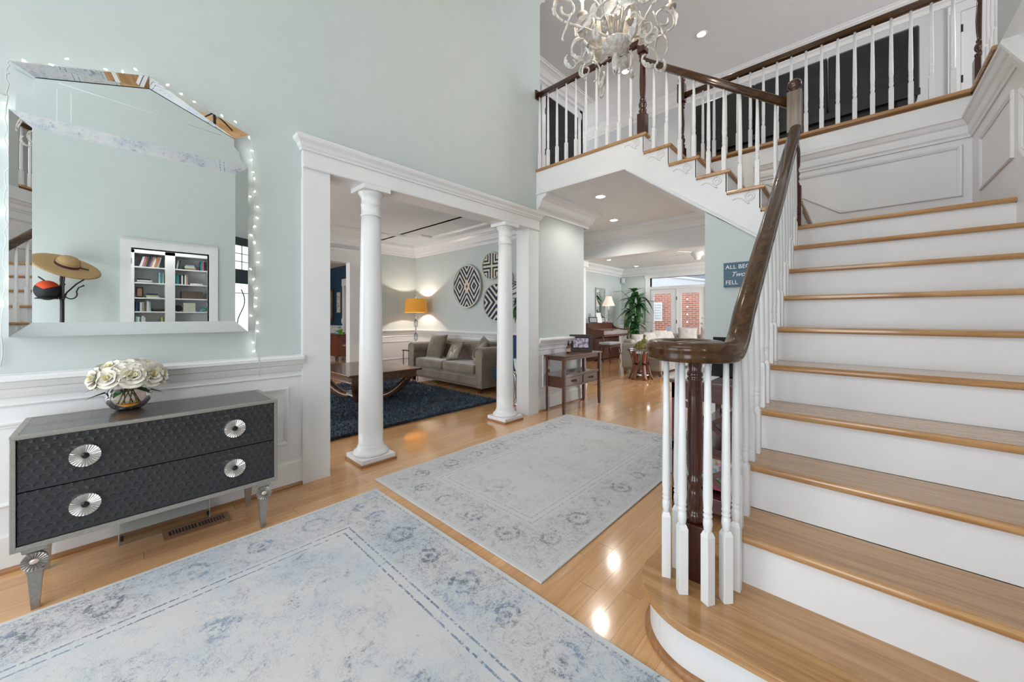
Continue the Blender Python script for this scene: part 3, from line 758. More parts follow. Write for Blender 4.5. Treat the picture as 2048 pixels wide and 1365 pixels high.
def newel_mb(h, s=.04, block=.30, top_block=.22, ball=True):
    """turned newel: square foot block, turned shaft, square head and ball"""
    b = MB(); b.box(-s, s, -s, s, 0, block, .003)
    z0 = block; z1 = h-(top_block+(.085 if ball else .02)); L = z1-z0
    r = s*.95
    pr = [(r, 0), (r*.8, .012), (r*.95, .03), (r*.95, .04), (r*.62, .055), (r*.9, .075), (r*.98, .095), (r*.9, .115), (r*.62, .13), (r*.75, .138), (r*.75, .148), (r*.6, .16), (r*.72, .22)]
    prof = [(a, z0+c) for a, c in pr if c < L*.5]
    prof += [(r*.80, z0+L*.55), (r*.66, z1-.11), (r*.60, z1-.085), (r*.85, z1-.075), (r*.85, z1-.06), (r*.62, z1-.05), (r*.9, z1-.035), (r*.9, z1-.022), (r*.75, z1-.012), (r*.8, z1)]
    b.lathe(prof, seg=28)
    if top_block:
        b.box(-s, s, -s, s, z1-.002, z1+top_block, .004)
    if ball:
        zt = z1+top_block
        b.lathe([(s*.75, zt), (s*.85, zt+.008), (s*.5, zt+.018), (s*.55, zt+.024), (s*.95, zt+.042), (s*1.02, zt+.055), (s*.85, zt+.072), (s*.45, zt+.084), (0, zt+.088)], seg=24)
    return b
def railz(y): return 1.13+.7755*(y-1.6)
# --- first flight railing with its volute
rl = thing('stair_railing', 'railing of the first stair flight with a dark volute handrail and white balusters', 'railing', (-.46, 1.5, .19))
vc = Vector((-.46, 1.50)); zv = 1.075; pts = []
for a in range(0, 470, 10):
    th = math.radians(-a); r = .130 if a < 180 else .130-.085*((a-180)/290)**1.1
    pts.append((vc.x+r*math.cos(th), vc.y+r*math.sin(th), zv))
pts = pts[::-1]
for k in range(1, 9):
    u = k/8; y = 1.50+.14*u; pts.append((-.326, y, zv+.033*u*u*2.0))
y0, z0 = pts[-1][1], pts[-1][2]
pts += [(-.326, 1.68, railz(1.68)-.008), (-.326, 1.72, railz(1.72)), (-.326, 1.80, railz(1.80)), (-.326, 2.6, railz(2.6)), (-.335, 3.53, railz(3.53))]
RP1 = [(a*1.08, c*1.18) for a, c in RP]
MB().rail(pts, RP1).build('handrail', RAILY, rl, world=True)
MB().lathe([(.06, -.028), (.075, -.02), (.082, 0), (.078, .02), (.05, .030), (0, .033)], (vc.x, vc.y, zv), 32).build('volute_cap', RAILY, rl, world=True)
b = MB(); s = .040
b.box(-s, s, -s, s, 0, .215, .003)
b.lathe([(q_[0]*.84, q_[1]) for q_ in [(.034, .215), (.036, .222), (.038, .24), (.033, .252), (.026, .258), (.033, .275), (.036, .30), (.030, .335), (.024, .350), (.033, .36), (.036, .372), (.033, .385), (.027, .392), (.034, .42), (.035, .5), (.031, .70), (.029, .76), (.034, .765), (.034, .772), (.028, .776), (.034, .782), (.034, .790), (.026, .80), (.030, .83), (.042, .85)]], seg=36)
o = b.build('newel_post', DARKW, rl); o.location = Vector((-.458, 1.54, .19))-rl.location; o.rotation_euler = (0, 0, math.radians(4))
for x, y, rz in ((-.541, 1.467, 20), (-.466, 1.418, 38), (-.382, 1.425, 60), (-.337, 1.479, 45), (-.525, 1.545, 0), (-.325, 1.570, 0)):
    baluster(rl, x, y, .19, zv-.03-.19, math.radians(rz), .235)
for n in range(2, 10):
    for dy in (.055, .178):
        y = YN+G1*(n-1)+dy
        if n == 2 and dy < .1: pass
        baluster(rl, -.336, y, n*RI, max(.5, railz(y)-.036-n*RI) if y > 1.68 else zv-.03-n*RI+.02, 0, .20)
# landing newel belongs to the second-flight railing
r2 = thing('stair_railing', 'railing of the second stair flight climbing left from the landing newel', 'railing', (-.345, 3.60, 1.9))
SUNW = mat('sunlit_newel_wood', rough=.35, coat=.3, fn=wood((.10, .065, .04), (.22, .17, .12), 2))  # paler streaks put sunlight on the newel head into its colour
o = MB().box(-.043, .043, -.043, .043, 0, .30, .003).build('newel_foot', MAHOG, r2); o.location = Vector((-.345, 3.585, 1.9))-r2.location
b = MB(); h = 1.15
b.lathe([(.030, .30), (.034, .31), (.030, .33), (.024, .34), (.032, .36), (.026, .375), (.034, .40), (.026, .42), (.024, .43), (.034, .46), (.036, .56), (.030, .63), (.025, .66), (.034, .665), (.034, .68), (.025, .69), (.034, .70), (.034, .71), (.03, .72)], seg=28)
o = b.build('newel_shaft', DARKW, r2); o.location = Vector((-.345, 3.585, 1.9))-r2.location
b = MB(); b.box(-.046, .046, -.046, .046, .72, 1.035, .004); o = b.build('newel_head', SUNW, r2); o.location = Vector((-.345, 3.585, 1.9))-r2.location
b = MB(); b.lathe([(.034, 1.03), (.040, 1.038), (.026, 1.05), (.028, 1.056), (.044, 1.075), (.048, 1.095), (.042, 1.118), (.022, 1.134), (0, 1.138)], seg=28)
o = b.build('newel_ball', DARKW, r2); o.location = Vector((-.345, 3.585, 1.9))-r2.location
def rz2(x): return 2.87+.757*(-.38-x)
MB().rail([(-.38, 3.60, rz2(-.38)), (-1.0, 3.60, rz2(-1.0)), (-1.54, 3.60, rz2(-1.54))], RP).build('handrail', RAILX, r2, world=True)
for k in range(1, 6):
    for dx in (.055, .178):
        x = X0n-g2*k-dx; z = (10+k)*RI
        baluster(r2, x, 3.612, z, rz2(x)-.034-z, 0, .20)
# --- balcony railing
r3 = thing('balcony_railing', 'balcony railing above the hall opening, from the green wall to the dark newel', 'railing', (-1.57, 3.62, ZF))
o = newel_mb(1.10, .042, .20, .20, True).build('newel_post', DARKW, r3)
MB().rail([(-1.57, 3.62, 3.975), (-2.2, 3.62, 3.975), (-2.93, 3.62, 3.975)], RP).build('handrail', mat('dark_rail_red', rough=.2, coat=.5, fn=wood((.035, .010, .006), (.08, .026, .015), 0)), r3, world=True)
MB().box(-2.93, -2.91, 3.57, 3.67, 3.92, 4.03, .003).build('wall_rosette', DARKW, r3, world=True)
for i in range(10): baluster(r3, -2.895+i*.1335, 3.62, ZF, .905, 0, .20)
# --- upper hall railing
r4 = thing('hall_railing', 'long upstairs railing above the landing wall, running right to a dark newel', 'railing', (-.4, 4.73, ZF))
for x, y in ((-1.56, 4.73), (.735, 4.70)):
    o = newel_mb(1.09, .042, .22, .22, True).build('newel_post', DARKW, r4); o.location = Vector((x, y, ZF))-r4.location
MB().rail([(-1.56, 4.73, 3.90), (-.4, 4.73, 3.90), (.735, 4.73, 3.90)], RP).build('handrail', RAILX, r4, world=True)
MB().rail([(.735, 4.70, 3.90), (.735, 4.4, 3.90), (.735, 4.06, 3.90)], RP).build('handrail', RAILX, r4, world=True)
for i in range(18): baluster(r4, -1.44+i*.1195, 4.73, ZF, .84, 0, .20)
for i in range(5): baluster(r4, .735, 4.60-i*.118, ZF, .84, 0, .20)
tag(MB().box(-1.50, -1.33, 4.95, 5.12, ZF-.02, ZF+.22, .004).build('riser_end_block', WALNUT), 'small reddish wood block for the stair riser end behind the far newel', 'box')  # block standing for the top riser's end by the far newel

# ================================================================= UPSTAIRS SOFA
so = thing('black_sofa', 'long black leather sofa seen from behind the upstairs railing', 'sofa', (-.55, 5.45, ZF))
for i, (x0, x1) in enumerate(((-1.0, -.34), (-.34, .33), (.33, 1.0))):
    b = MB(); b.prism([(-.25, .32), (-.24, .93), (-.19, .97), (-.10, .95), (.0, .30)], 'X', x0+.004, x1-.004, .012); b.build('back_panel', LEATHER, so)
for sx in (-1, 1):
    b = MB(); b.prism([(-.22, .08), (-.22, .62), (-.15, .68), (.50, .62), (.55, .08)], 'X', sx*.84, sx*.97, .012); b.build('armrest', LEATHER, so)
MB().box(-.97, .97, -.20, .52, .12, .40, .02).build('seat', LEATHER, so)
MB().box(-1.0, 1.0, -.262, -.245, .27, .335, .004).build('back_hem', LEATHER, so)
for x in (-.9, .9):
    for y in (-.15, .45): MB().lathe([(.035, 0), (.025, .12)], (x, y, 0), 12).build('leg', BLACK, so)

# ================================================================= DOWNLIGHTS
EMW = mat('downlight_lens', (1, 1, 1), .4, emit=(1, .97, .92), es=9, fn=lambda n, b: None)
def downlight(x, y, z, lab, p, r=.075, grp=None):
    t = thing('recessed_downlight', lab, 'ceiling light', (x, y, z), group=grp)
    MB().lathe([(r*.78, -.001), (r*.80, -.008), (r, -.010), (r*1.06, -.004), (r*1.06, 0)], seg=32).build('trim_ring', WHITE, t)
    MB().lathe([(r*.79, -.003), (r*.6, -.010), (0, -.014)], seg=24).build('lens', EMW, t)
    spot('downlight_lamp', (x, y, z-.03), p, (1, .96, .9), 150, .06)
downlight(-2.387, 4.228, ZC1, 'recessed ceiling light nearer the balcony edge under the balcony', 36)
downlight(-2.812, 5.40, ZC1, 'recessed ceiling light in the hall in front of the white beam', 36)
downlight(-1.707, 6.044, ZC2, 'bright recessed ceiling light in the upstairs ceiling right of the chandelier', 34)
downlight(-2.938, 6.065, ZC2, 'recessed upstairs ceiling light glimpsed behind the chandelier and balcony newel', 34)
downlight(-4.88, 9.095, ZC1, 'nearer of the two family room ceiling lights, beside the beam', 18, .07)
downlight(-4.885, 10.8, ZC1, 'farther family room ceiling light, above the tall plant', 18, .07)
for i, p in enumerate(((-2.6, 8.8), (-2.2, 10.2))): spot('family_fill_spot', (*p, 2.68), 44)  # fill spots added to lighten the family room floor; no fixtures built
for i, p in enumerate(((-5.6, 1.2), (-5.6, 3.2))): spot('living_fill_spot', (*p, 2.70), 10)  # unseen fill spots over the living room; no fixtures built
spot('dining_spot', (-9.6, 2.6, 2.6), 60)  # bare unseen spot in the dining room; no fixture built
spot('back_passage_spot', (-10.7, 5.8, 2.6), 30)  # bare unseen spot beyond the dining door; no fixture built
spot('library_fill_spot', (.90, .5, 2.6), 40)  # spot added to brighten the bookcase; no fixture built

# ================================================================= CHANDELIER
CW = mat('chandelier_plaster', rough=.55, fn=lambda n, b: (n.put(b.inputs['Base Color'], n.mix(n.ss(n.noise(n.coord(), 28, 5, .7), .38, .6), (.50, .45, .40), (.72, .71, .69)))))
CG = mat('chandelier_bronze_cup', rough=.6, fn=lambda n, b: (n.put(b.inputs['Base Color'], n.mix(n.noise(n.coord(), 60, 4), (.22, .19, .17), (.45, .40, .36)))))
chx, chy, chz = -1.19, 2.31, 3.035
ch = thing('chandelier', 'ornate whitewashed scroll chandelier with acanthus leaves hanging over the foyer', 'chandelier', (chx, chy, chz))
MB().lathe([(.0, -.055), (.010, -.05), (.02, -.045), (.055, -.036), (.080, -.008), (.087, .014), (.080, .030), (.03, .036), (0, .036)], seg=72, rib=.035, ribn=18).build('ribbed_bowl', CW, ch)
def leafm(pts, wdt, lobes=4, side=Vector((0, 0, 1)), curl=.25):
    """acanthus leaf along a curve; side = direction across"""
    pts = [Vector(p) for p in pts]; n = len(pts); V = []; F = []
    for i, p in enumerate(pts):
        u = i/(n-1); d = (pts[min(i+1, n-1)]-pts[max(i-1, 0)]).normalized()
        sd = side-d*side.dot(d); sd = sd.normalized() if sd.length > 1e-4 else d.orthogonal().normalized(); nn = d.cross(sd)
        env = math.sin(PI*min(1, u*.92+.10))**.75
        lob = .62+.38*abs(math.cos(u*lobes*PI))
        w_ = wdt*env*lob
        for k in (-2, -1, 0, 1, 2):
            V.append(p+sd*w_*k/2-nn*(abs(k)/2)**2*w_*curl*2 + nn*(.003 if k == 0 else 0))
    for i in range(n-1):
        for k in range(4): F.append((i*5+k, i*5+k+1, i*5+k+6, i*5+k+5))
    return V, F
def spiral(c, r0, r1, a0, a1, n=26):
    return [(c[0]+(r0+(r1-r0)*k/n)*math.cos(math.radians(a0+(a1-a0)*k/n)), c[1]+(r0+(r1-r0)*k/n)*math.sin(math.radians(a0+(a1-a0)*k/n))) for k in range(n+1)]
def rz3(p, a, tw=0): return Vector((p[0]*math.cos(a)-tw*math.sin(a), p[0]*math.sin(a)+tw*math.cos(a), p[1]))
# finial leaves under the bowl
for k in range(5):
    a = k*2*PI/5+.3
    P_ = [rz3((.006+.020*math.sin(u*PI)*(1+.6*(u > .8)), -.04-.155*u), a) for u in [i/14 for i in range(15)]]
    V, F = leafm(P_, .022, 5, Vector((-math.sin(a), math.cos(a), 0))); MB().tris(V, F, True).build('finial_leaf', CW, ch)
# rods rising from the bowl
for k in range(12):
    a = k*2*PI/12
    MB().tube([rz3((.035+.02*u+.12*u**2.6*(1 if k % 2 else .3), .02+.36*u), a) for u in [i/12 for i in range(13)]], .0062, 6).build('rod', CW, ch)
def arm_curves(long):
    if long:
        main = [(.05, .03), (.075, -.0), (.10, .02)][:0]
        c = [[(.05, .05), (.07, .10), (.10, .15), (.15, .18)] ]
        main = [(.055, .06)] + [(.055+.30*u, .06+.05*math.sin(u*PI*1.0)-.13*u+.20*u*u) for u in [i/14 for i in range(1, 15)]]
        up = spiral((.345, .215), .085, .03, -75, 380, 40)
        low = spiral((.235, -.065), .085, .035, 95, -235, 34)
        return main, up, low
    main = [(.05, .05)] + [(.05+.19*u, .05-.03*math.sin(u*PI)+.10*u*u) for u in [i/12 for i in range(1, 13)]]
    up = spiral((.215, .235), .085, .028, -70, 400, 40)
    low = spiral((.195, .01), .055, .022, 100, -260, 30)
    return main, up, low
for k in range(8):
    a = math.radians(-40.2+45*k); lg = k % 2 == 0
    main, up, low = arm_curves(lg); sd = Vector((-math.sin(a), math.cos(a), 0))
    b = MB()
    b.tube([rz3(p, a) for p in main], .0082, 8); b.tube([rz3(p, a) for p in up], [.0080]*len(up), 8)
    b.tube([rz3(p, a, .006) for p in low], .0070, 8)
    # outer C scroll swinging sideways and a lower tail scroll
    sw = [(math.cos(t)*.07, math.sin(t)*.07) for t in [math.radians(q) for q in range(-60, 250, 14)]]
    R0 = .36 if lg else .27
    b.tube([rz3((R0+.02*math.cos(q*.3)-.01, .055+p[1]*1.0), a, p[0]*1.0+.05) for q, p in enumerate(sw)], .0062, 7)
    tail = spiral((.30 if lg else .235, -.125 if lg else -.06), .055, .02, 60, -250, 26)
    b.tube([rz3(p, a, -.02) for p in tail], .0060, 7)
    arm = b.build('arm', CW, ch)
    # leaves riding on the scrolls
    L1 = [rz3((.12+.10*u+(.05 if lg else 0), .255-.21*u-.03*math.sin(u*PI*1.2)), a, .015*math.sin(u*3)) for u in [i/14 for i in range(15)]]
    V, F = leafm(L1, .075, 5, sd, .3); MB().tris(V, F, True).build('acanthus_leaf', CW, arm)
    L2 = [rz3((p[0]+.004, p[1]-.004), a) for p in up[4:20]]
    V, F = leafm(L2, .030, 4, sd, .3); MB().tris(V, F, True).build('acanthus_leaf', CW, arm)
    L3 = [rz3((p[0]-.002, p[1]), a, .006) for p in low[12:30]]
    V, F = leafm(L3, .026, 4, sd, .3); MB().tris(V, F, True).build('acanthus_leaf', CW, arm)
    L4 = [rz3((p[0], p[1]), a, -.02) for p in tail[2:16]]
    V, F = leafm(L4, .024, 4, sd, .3); MB().tris(V, F, True).build('acanthus_leaf', CW, arm)
    # candle cup and sleeve
    rc, zc = (.395, .30) if lg else (.25, .335)
    cup = MB().lathe([(0, zc-.03), (.02, zc-.025), (.036, zc-.005), (.038, zc+.006), (.03, zc+.004), (0, zc)], rz3((rc, 0), a), 20).build('candle_cup', CG, arm)
    MB().lathe([(.011, zc), (.011, zc+.09), (0, zc+.092)], rz3((rc, 0), a), 12).build('candle_sleeve', mat('ivory_sleeve', (.75, .68, .55), .5), cup)
    if k % 2: MB().lathe([(.0, zc+.09), (.014, zc+.105), (.016, zc+.12), (.004, zc+.16), (0, zc+.162)], rz3((rc, 0), a), 12).build('bulb', mat('candle_bulb', (1, .9, .7), .3, emit=(1, .78, .48), es=22, fn=lambda n, b: None), cup)
MB().lathe([(.012, .02), (.012, .30), (.03, .32), (.03, .36), (.012, .40), (.012, .62), (.005, .64), (.005, 2.40), (.06, 2.42), (.06, 2.44)], seg=16).build('stem', CW, ch)
MB().lathe([(0, .22), (.03, .225), (.045, .25), (.05, .30), (.04, .36), (.02, .40), (0, .41)], seg=24).build('glowing_shade', mat('warm_bulb_glow', (1, .93, .8), .3, emit=(1, .84, .6), es=7, fn=lambda n, b: None), ch)
point('chandelier_lamp', (chx, chy, chz+.50), 32, (1, .84, .66), .10)
# ================================================================= FOYER THINGS
# --- wall mirror with pediment
XO, XI = -2.862, -2.896
mr = thing('wall_mirror', 'big wall mirror with slanted mirrored edges and a peaked top above the black chest', 'mirror', (-2.92, .126, 1.10))
def strip(nm, quad, par=mr, thick=.012):
    b = MB(); v = [Vector(p) for p in quad]
    b.tris(v, [(0, 1, 2, 3)]); return b
Y0_, Y1_, Z0_, Z1_ = -.333, .584, 1.105, 2.160
y0_, y1_, z0_, z1_ = -.270, .524, 1.172, 2.108
def P3(y, z, x): return (x, y, z)
def bevel_strip(a, b_, c, d):
    """outer a->b_, inner c->d ; solid wedge back to the wall"""
    o1, o2 = P3(*a, XO), P3(*b_, XO); i2, i1 = P3(*c, XI), P3(*d, XI)
    w1, w2 = P3(*a, -2.928), P3(*b_, -2.928); k2, k1 = P3(*c, -2.928), P3(*d, -2.928)
    b = MB(); b.tris([o1, o2, i2, i1, w1, w2, k2, k1], [(0, 1, 2, 3), (0, 4, 5, 1), (3, 2, 6, 7), (0, 3, 7, 4), (1, 5, 6, 2), (4, 7, 6, 5)])
    bmesh.ops.recalc_face_normals(b.bm, faces=b.bm.faces[:])
    return b.build('bevelled_frame_strip', MIRROR, mr, world=True)
bevel_strip((Y0_, Z0_), (Y0_, Z1_), (y0_, z1_), (y0_, z0_))
bevel_strip((Y1_, Z1_), (Y1_, Z0_), (y1_, z0_), (y1_, z1_))
bevel_strip((Y0_, Z1_), (Y1_, Z1_), (y1_, z1_), (y0_, z1_))
bevel_strip((Y1_, Z0_), (Y0_, Z0_), (y0_, z0_), (y1_, z0_))
bevel_strip((-.328, 2.382), (.131, 2.532), (.133, 2.480), (-.262, 2.356))
bevel_strip((.131, 2.532), (.592, 2.372), (.519, 2.335), (.133, 2.480))
MB().box(-2.928, XI, y0_, y1_, z0_, z1_).build('centre_glass', MIRROR, mr, world=True)
def og(s, yc):   # curved bracket outline from the crown corner down to the frame
    return [(yc-s*(.035+.028*math.cos(math.radians(a))) if False else yc, 0) for a in ()]
L = [(-.262, 2.35), (-.262, 2.312)] + [(-.262-.032*(1-math.cos(math.radians(a))), 2.312-.055*math.sin(math.radians(a))) for a in range(15, 91, 15)] + [(-.318, 2.250), (-.318, 2.155)]
R_ = [(.530, 2.155+.0), (.575, 2.155)][1:] + [(.575, 2.195)] + [(.545+.030*(1-math.sin(math.radians(a))), 2.195+.06*(1-math.cos(math.radians(a)))) for a in range(20, 91, 14)] + [(.519, 2.285), (.519, 2.335)]
poly = [(-.262, 2.352), (.133, 2.477), (.519, 2.333)] + R_[::-1] + L[::-1]
out = []
for p in poly:
    if not out or (abs(out[-1][0]-p[0])+abs(out[-1][1]-p[1])) > 1e-4: out.append(p)
MB().prism(out, 'X', -2.928, XI-.004).build('pediment_glass', MIRROR, mr, world=True)
b = MB()
for yy in (-.195, -.150): b.box(XI-.004, XI-.002, yy-.0012, yy+.0012, 2.165, 2.335)
b.tube([(XI-.003, -.19, 2.362), (XI-.003, .45, 2.335)], .0012, 4)
b.build('cut_glass_lines', mat('cut_glass', (.75, .8, .79), .2), mr, world=True)

# --- string of fairy lights
BU = [(-0.349, 2.197), (-0.353, 2.14), (-0.357, 2.016), (-0.321, 1.954), (-0.329, 1.874), (-0.359, 1.697), (-0.325, 1.625), (-0.329, 1.438), (-0.335, 1.377), (-0.357, 1.262), (-0.29, 2.407), (-0.209, 2.428), (-0.161, 2.482), (-0.031, 2.493), (0.029, 2.511), (0.078, 2.546), (0.206, 2.523), (0.264, 2.496), (0.322, 2.474), (0.452, 2.443), (0.52, 2.432), (0.591, 2.358), (0.616, 2.292), (0.613, 2.232), (0.621, 2.153), (0.627, 2.112), (0.63, 2.027), (0.605, 1.988), (0.646, 1.929), (0.644, 1.856), (0.63, 1.797), (0.61, 1.735), (0.63, 1.689), (0.652, 1.626), (0.649, 1.563), (0.6, 1.509), (0.624, 1.449), (0.641, 1.388), (0.638, 1.325), (0.635, 1.269), (0.61, 1.207), (0.646, 1.16), (0.646, 1.104), (0.621, 1.03), (0.627, 0.974)]
WIRE = mat('fairy_light_wire', (.62, .64, .62), .5)
BULB = mat('fairy_bulb', (1, 1, 1), .3, emit=(1, .96, .86), es=17, fn=lambda n, b: None)
st = thing('string_lights', 'string of tiny white fairy lights draped round the big wall mirror', 'string lights', (-2.9, .126, 2.4))
path = [(-2.918, -.36, .97), (-2.918, -.352, 1.26), (-2.915, -.352, 1.45), (-2.91, -.345, 1.63), (-2.905, -.352, 1.78), (-2.90, -.338, 1.92), (-2.89, -.346, 2.05), (-2.885, -.336, 2.2), (-2.875, -.340, 2.32), (-2.872, -.33, 2.39), (-2.87, -.2, 2.435), (-2.87, -.06, 2.478), (-2.87, .131, 2.538), (-2.87, .30, 2.482), (-2.87, .45, 2.43), (-2.87, .595, 2.378), (-2.88, .612, 2.25), (-2.895, .618, 2.1), (-2.91, .625, 1.9), (-2.915, .622, 1.72), (-2.918, .632, 1.6), (-2.918, .628, 1.45), (-2.918, .630, 1.3), (-2.918, .638, 1.15), (-2.918, .632, 1.0), (-2.91, .640, .94), (-2.86, .642, .925), (-2.855, .648, .88), (-2.90, .66, .79)]
pp = []
for a_, c_ in zip(path, path[1:]):
    for k in range(6):
        q = Vector(a_).lerp(Vector(c_), k/6); pp.append(q+Vector((0, random.uniform(-.006, .006), random.uniform(-.003, .003))))
MB().tube(pp, .0022, 5).build('wire', WIRE, st, world=True)
for i, (y, z) in enumerate(BU):
    side = y < -.3 or y > .6
    x = -2.905 if side else -2.868
    a_ = random.uniform(0, 360)
    o = MB().lathe([(0, -.007), (.0034, -.004), (.0036, .003), (.0016, .008), (0, .009)], seg=8).build('bulb', BULB, st)
    o.location = Vector((x, y, z))-st.location; o.rotation_euler = (math.radians(random.choice((0, 60, 90, 120))), 0, math.radians(random.uniform(-40, 40)))
# cable running off to the left
MB().tube([(-2.92, -.345, 2.24), (-2.92, -.50, 2.27), (-2.92, -.8, 2.28)], .0022, 5).build('lead', WIRE, st, world=True)

# --- black scaled chest with silver trim
SIL = mat('brushed_silver_leaf', rough=.38, metal=.65, fn=f_silver)
SILB = mat('ribbed_silver', (.72, .70, .68), .22, metal=.9)
SCF = mat('black_scale_leather', rough=.32, coat=.25, fn=f_scales); SCT = mat('black_scale_top', rough=.28, coat=.4, fn=f_scales_top)
dc = thing('accent_chest', 'black two-drawer chest with scale pattern, silver edges and round ribbed knobs', 'chest', (-2.645, .178, 0))
xb, xf, ya, yb_, za, zb = -2.855, -2.435, -.283, .638, .262, .724
b = MB(); e = .016
b.box(xb, xf, ya, ya+e, za, zb, .002); b.box(xb, xf, yb_-e, yb_, za, zb, .002); b.box(xb+.001, xf-.001, ya+.001, yb_-.001, zb-e, zb-.003, .002); b.box(xb+.001, xf-.001, ya+.001, yb_-.001, za-.001, za+.020, .002)
b.box(xf-.02, xf+.002, ya-.001, yb_+.001, zb-.012, zb+.001, .002); b.box(xb-.001, xb+.016, ya-.001, yb_+.001, zb-.01, zb+.001, .002); b.box(xb, xf-.001, ya-.0015, ya+.02, zb-.0095, zb+.0006, .002); b.box(xb, xf-.001, yb_-.02, yb_+.0015, zb-.0095, zb+.0006, .002)
b.box(xb+.002, xb+.01, ya+.002, yb_-.002, za+.002, zb-.004)
b.build('silver_case', SIL, dc, world=True)
MB().box(xb+.015, xf-.019, ya+.019, yb_-.019, zb-.012, zb-.001).build('top_panel', SCT, dc, world=True)
def knob(par, x, y, z, r=.047):
    b = MB(); t = bmesh.new(); n = 56; R_ = [t.verts.new((0, 0, 0))]
    c = []
    for k in range(n):
        a = 2*PI*k/n; rr = r*(1-.02*(k % 2)*1.5); hh = .010+.0045*(k % 2); c.append((t.verts.new((hh, r*.24*math.cos(a), r*.24*math.sin(a))), t.verts.new((hh+.004, rr*math.cos(a), rr*math.sin(a))), t.verts.new((0, rr*math.cos(a), rr*math.sin(a)))))
    for k in range(n):
        p, q = c[k], c[(k+1) % n]; t.faces.new((p[0], q[0], q[1], p[1])); t.faces.new((p[1], q[1], q[2], p[2]))
    t.faces.new([q[2] for q in c])
    bmesh.ops.delete(t, geom=[R_[0]], context='VERTS')
    bmesh.ops.recalc_face_normals(t, faces=t.faces[:]); b.merge(t, None, (x, y, z))
    o = b.build('knob', SILB, par, world=True)
    MB().ball((x+.012, y, z), r*.27, (.35, 1, 1), 2).build('knob_centre', BLACKG, o, world=True)
for i, (z0, z1) in enumerate(((.285, .4925), (.4965, .706))):
    d = MB().box(xf-.30, xf-.006, ya+.018, yb_-.018, z0, z1, .002).build('drawer', SCF, dc, world=True)
    zc = (.392, .603)[i]
    for y in (-.086, .438): knob(d, xf-.006, y, zc)
for x, y, fr in ((-2.475, -.222, 1), (-2.475, .575, 1), (-2.82, -.222, 0), (-2.82, .575, 0)):
    b = MB(); t = bmesh.new()
    def ring(s, z): return [t.verts.new((x+a*s, y+c*s, z)) for a, c in ((-1, -1), (1, -1), (1, 1), (-1, 1))]
    rs = [ring(.011, 0), ring(.020, .155), ring(.023, .160), ring(.023, .168), ring(.016, .172), ring(.018, .235), ring(.032, .245), ring(.034, .262)]
    for p, q in zip(rs, rs[1:]):
        for k in range(4): t.faces.new((p[k], p[(k+1) % 4], q[(k+1) % 4], q[k]))
    t.faces.new(rs[0]); t.faces.new(rs[-1]); bmesh.ops.recalc_face_normals(t, faces=t.faces[:]); b.merge(t)
    lg = b.build('leg', SIL, dc, world=True)
    if fr:
        b = MB(); t = bmesh.new(); n = 40; c = []
        for k in range(n):
            a = 2*PI*k/n; hh = .004*(k % 2)
            c.append((t.verts.new((.010+hh, .011*math.cos(a), .012*math.sin(a))), t.verts.new((.012+hh, .036*math.cos(a), .036*math.sin(a))), t.verts.new((-.004, .036*math.cos(a), .036*math.sin(a)))))
        for k in range(n):
            p, q = c[k], c[(k+1) % n]; t.faces.new((p[0], q[0], q[1], p[1])); t.faces.new((p[1], q[1], q[2], p[2]))
        t.faces.new([q[2] for q in c]); bmesh.ops.recalc_face_normals(t, faces=t.faces[:]); b.merge(t, None, (x+.022, y, .206))
        ro = b.build('rosette', SIL, lg, world=True)
        MB().ball((x+.034, y, .206), .013, (.4, 1.1, .9), 2).build('rosette_centre', mat('rosy_silver', (.75, .60, .52), .3, metal=.5), ro, world=True)

# --- vase with roses
vx, vy, vz = -2.755, .050, .7235
def f_amber(n, b):
    x, y, z = n.xyz(); n.put(b.inputs['Base Color'], n.mix(.5, (.80, .40, .03), (.9, .5, .05)))
va = thing('glass_vase', 'round blush glass bowl vase on top of the black chest', 'vase', (vx, vy, vz))
def f_blush(n, b):
    f_glass(n, b)
    for q in n.t.nodes:
        if q.type == 'BSDF_TRANSPARENT': q.inputs['Color'].default_value = (.93, .84, .79, 1)
BL = mat('blush_glass', fn=f_blush)
MB().lathe([(.0, .001), (.045, .001), (.062, .012), (.084, .045), (.088, .07), (.082, .10), (.066, .126), (.068, .129)], seg=40, cap=False).build('bowl', BL, va)
MB().lathe([(0, .0105), (.050, .0105), (.058, .017), (.066, .030), (0, .030)], seg=32).build('amber_water', mat('amber_water', (.85, .45, .03), .05, coat=.6, trans=.35, fn=f_amber), va)
bq = thing('rose_bouquet', 'bunch of cream white artificial roses in the glass bowl vase', 'flowers', (vx, vy, vz+.03))
PET = mat('cream_petal', rough=.6, fn=lambda n, b: n.put(b.inputs['Base Color'], n.mix(n.ss(n.noise(n.coord(), 30, 3), .35, .7), (.80, .76, .62), (.85, .82, .76))))
PETY = mat('yellow_petal_heart', (.74, .68, .36), .6)
LEAF = mat('rose_leaf', (.03, .11, .035), .4)
def rose_mesh():
    b = MB(); b2 = MB(); rnd = random.Random(3)
    for ring, (n, r, h, tilt) in enumerate(((3, .008, .020, 8), (4, .014, .024, 18), (5, .021, .026, 36), (6, .028, .024, 58), (6, .031, .018, 82))):
        for k in range(n):
            a = 2*PI*k/n+ring*.7+rnd.uniform(-.2, .2); V = []; F = []
            for i in range(5):
                for j in range(7):
                    u = i/4; v = j/6-.5; ang = a+v*(2.2*2*PI/n)*.75
                    tl = math.radians(tilt)*(u**1.1); rr = r*.55+h*math.sin(tl)*u+r*.35*u; z = h*u*math.cos(tl*.8)-.004*(abs(v)*2)**2*u-.004*ring + (.003*math.sin(9*v+ring) if i == 4 else 0)
                    V.append((rr*math.cos(ang), rr*math.sin(ang), z))
            for i in range(4):
                for j in range(6): F.append((i*7+j, i*7+j+1, i*7+j+8, i*7+j+7))
            (b2 if ring == 0 else b).tris(V, F, True)
    return b, b2
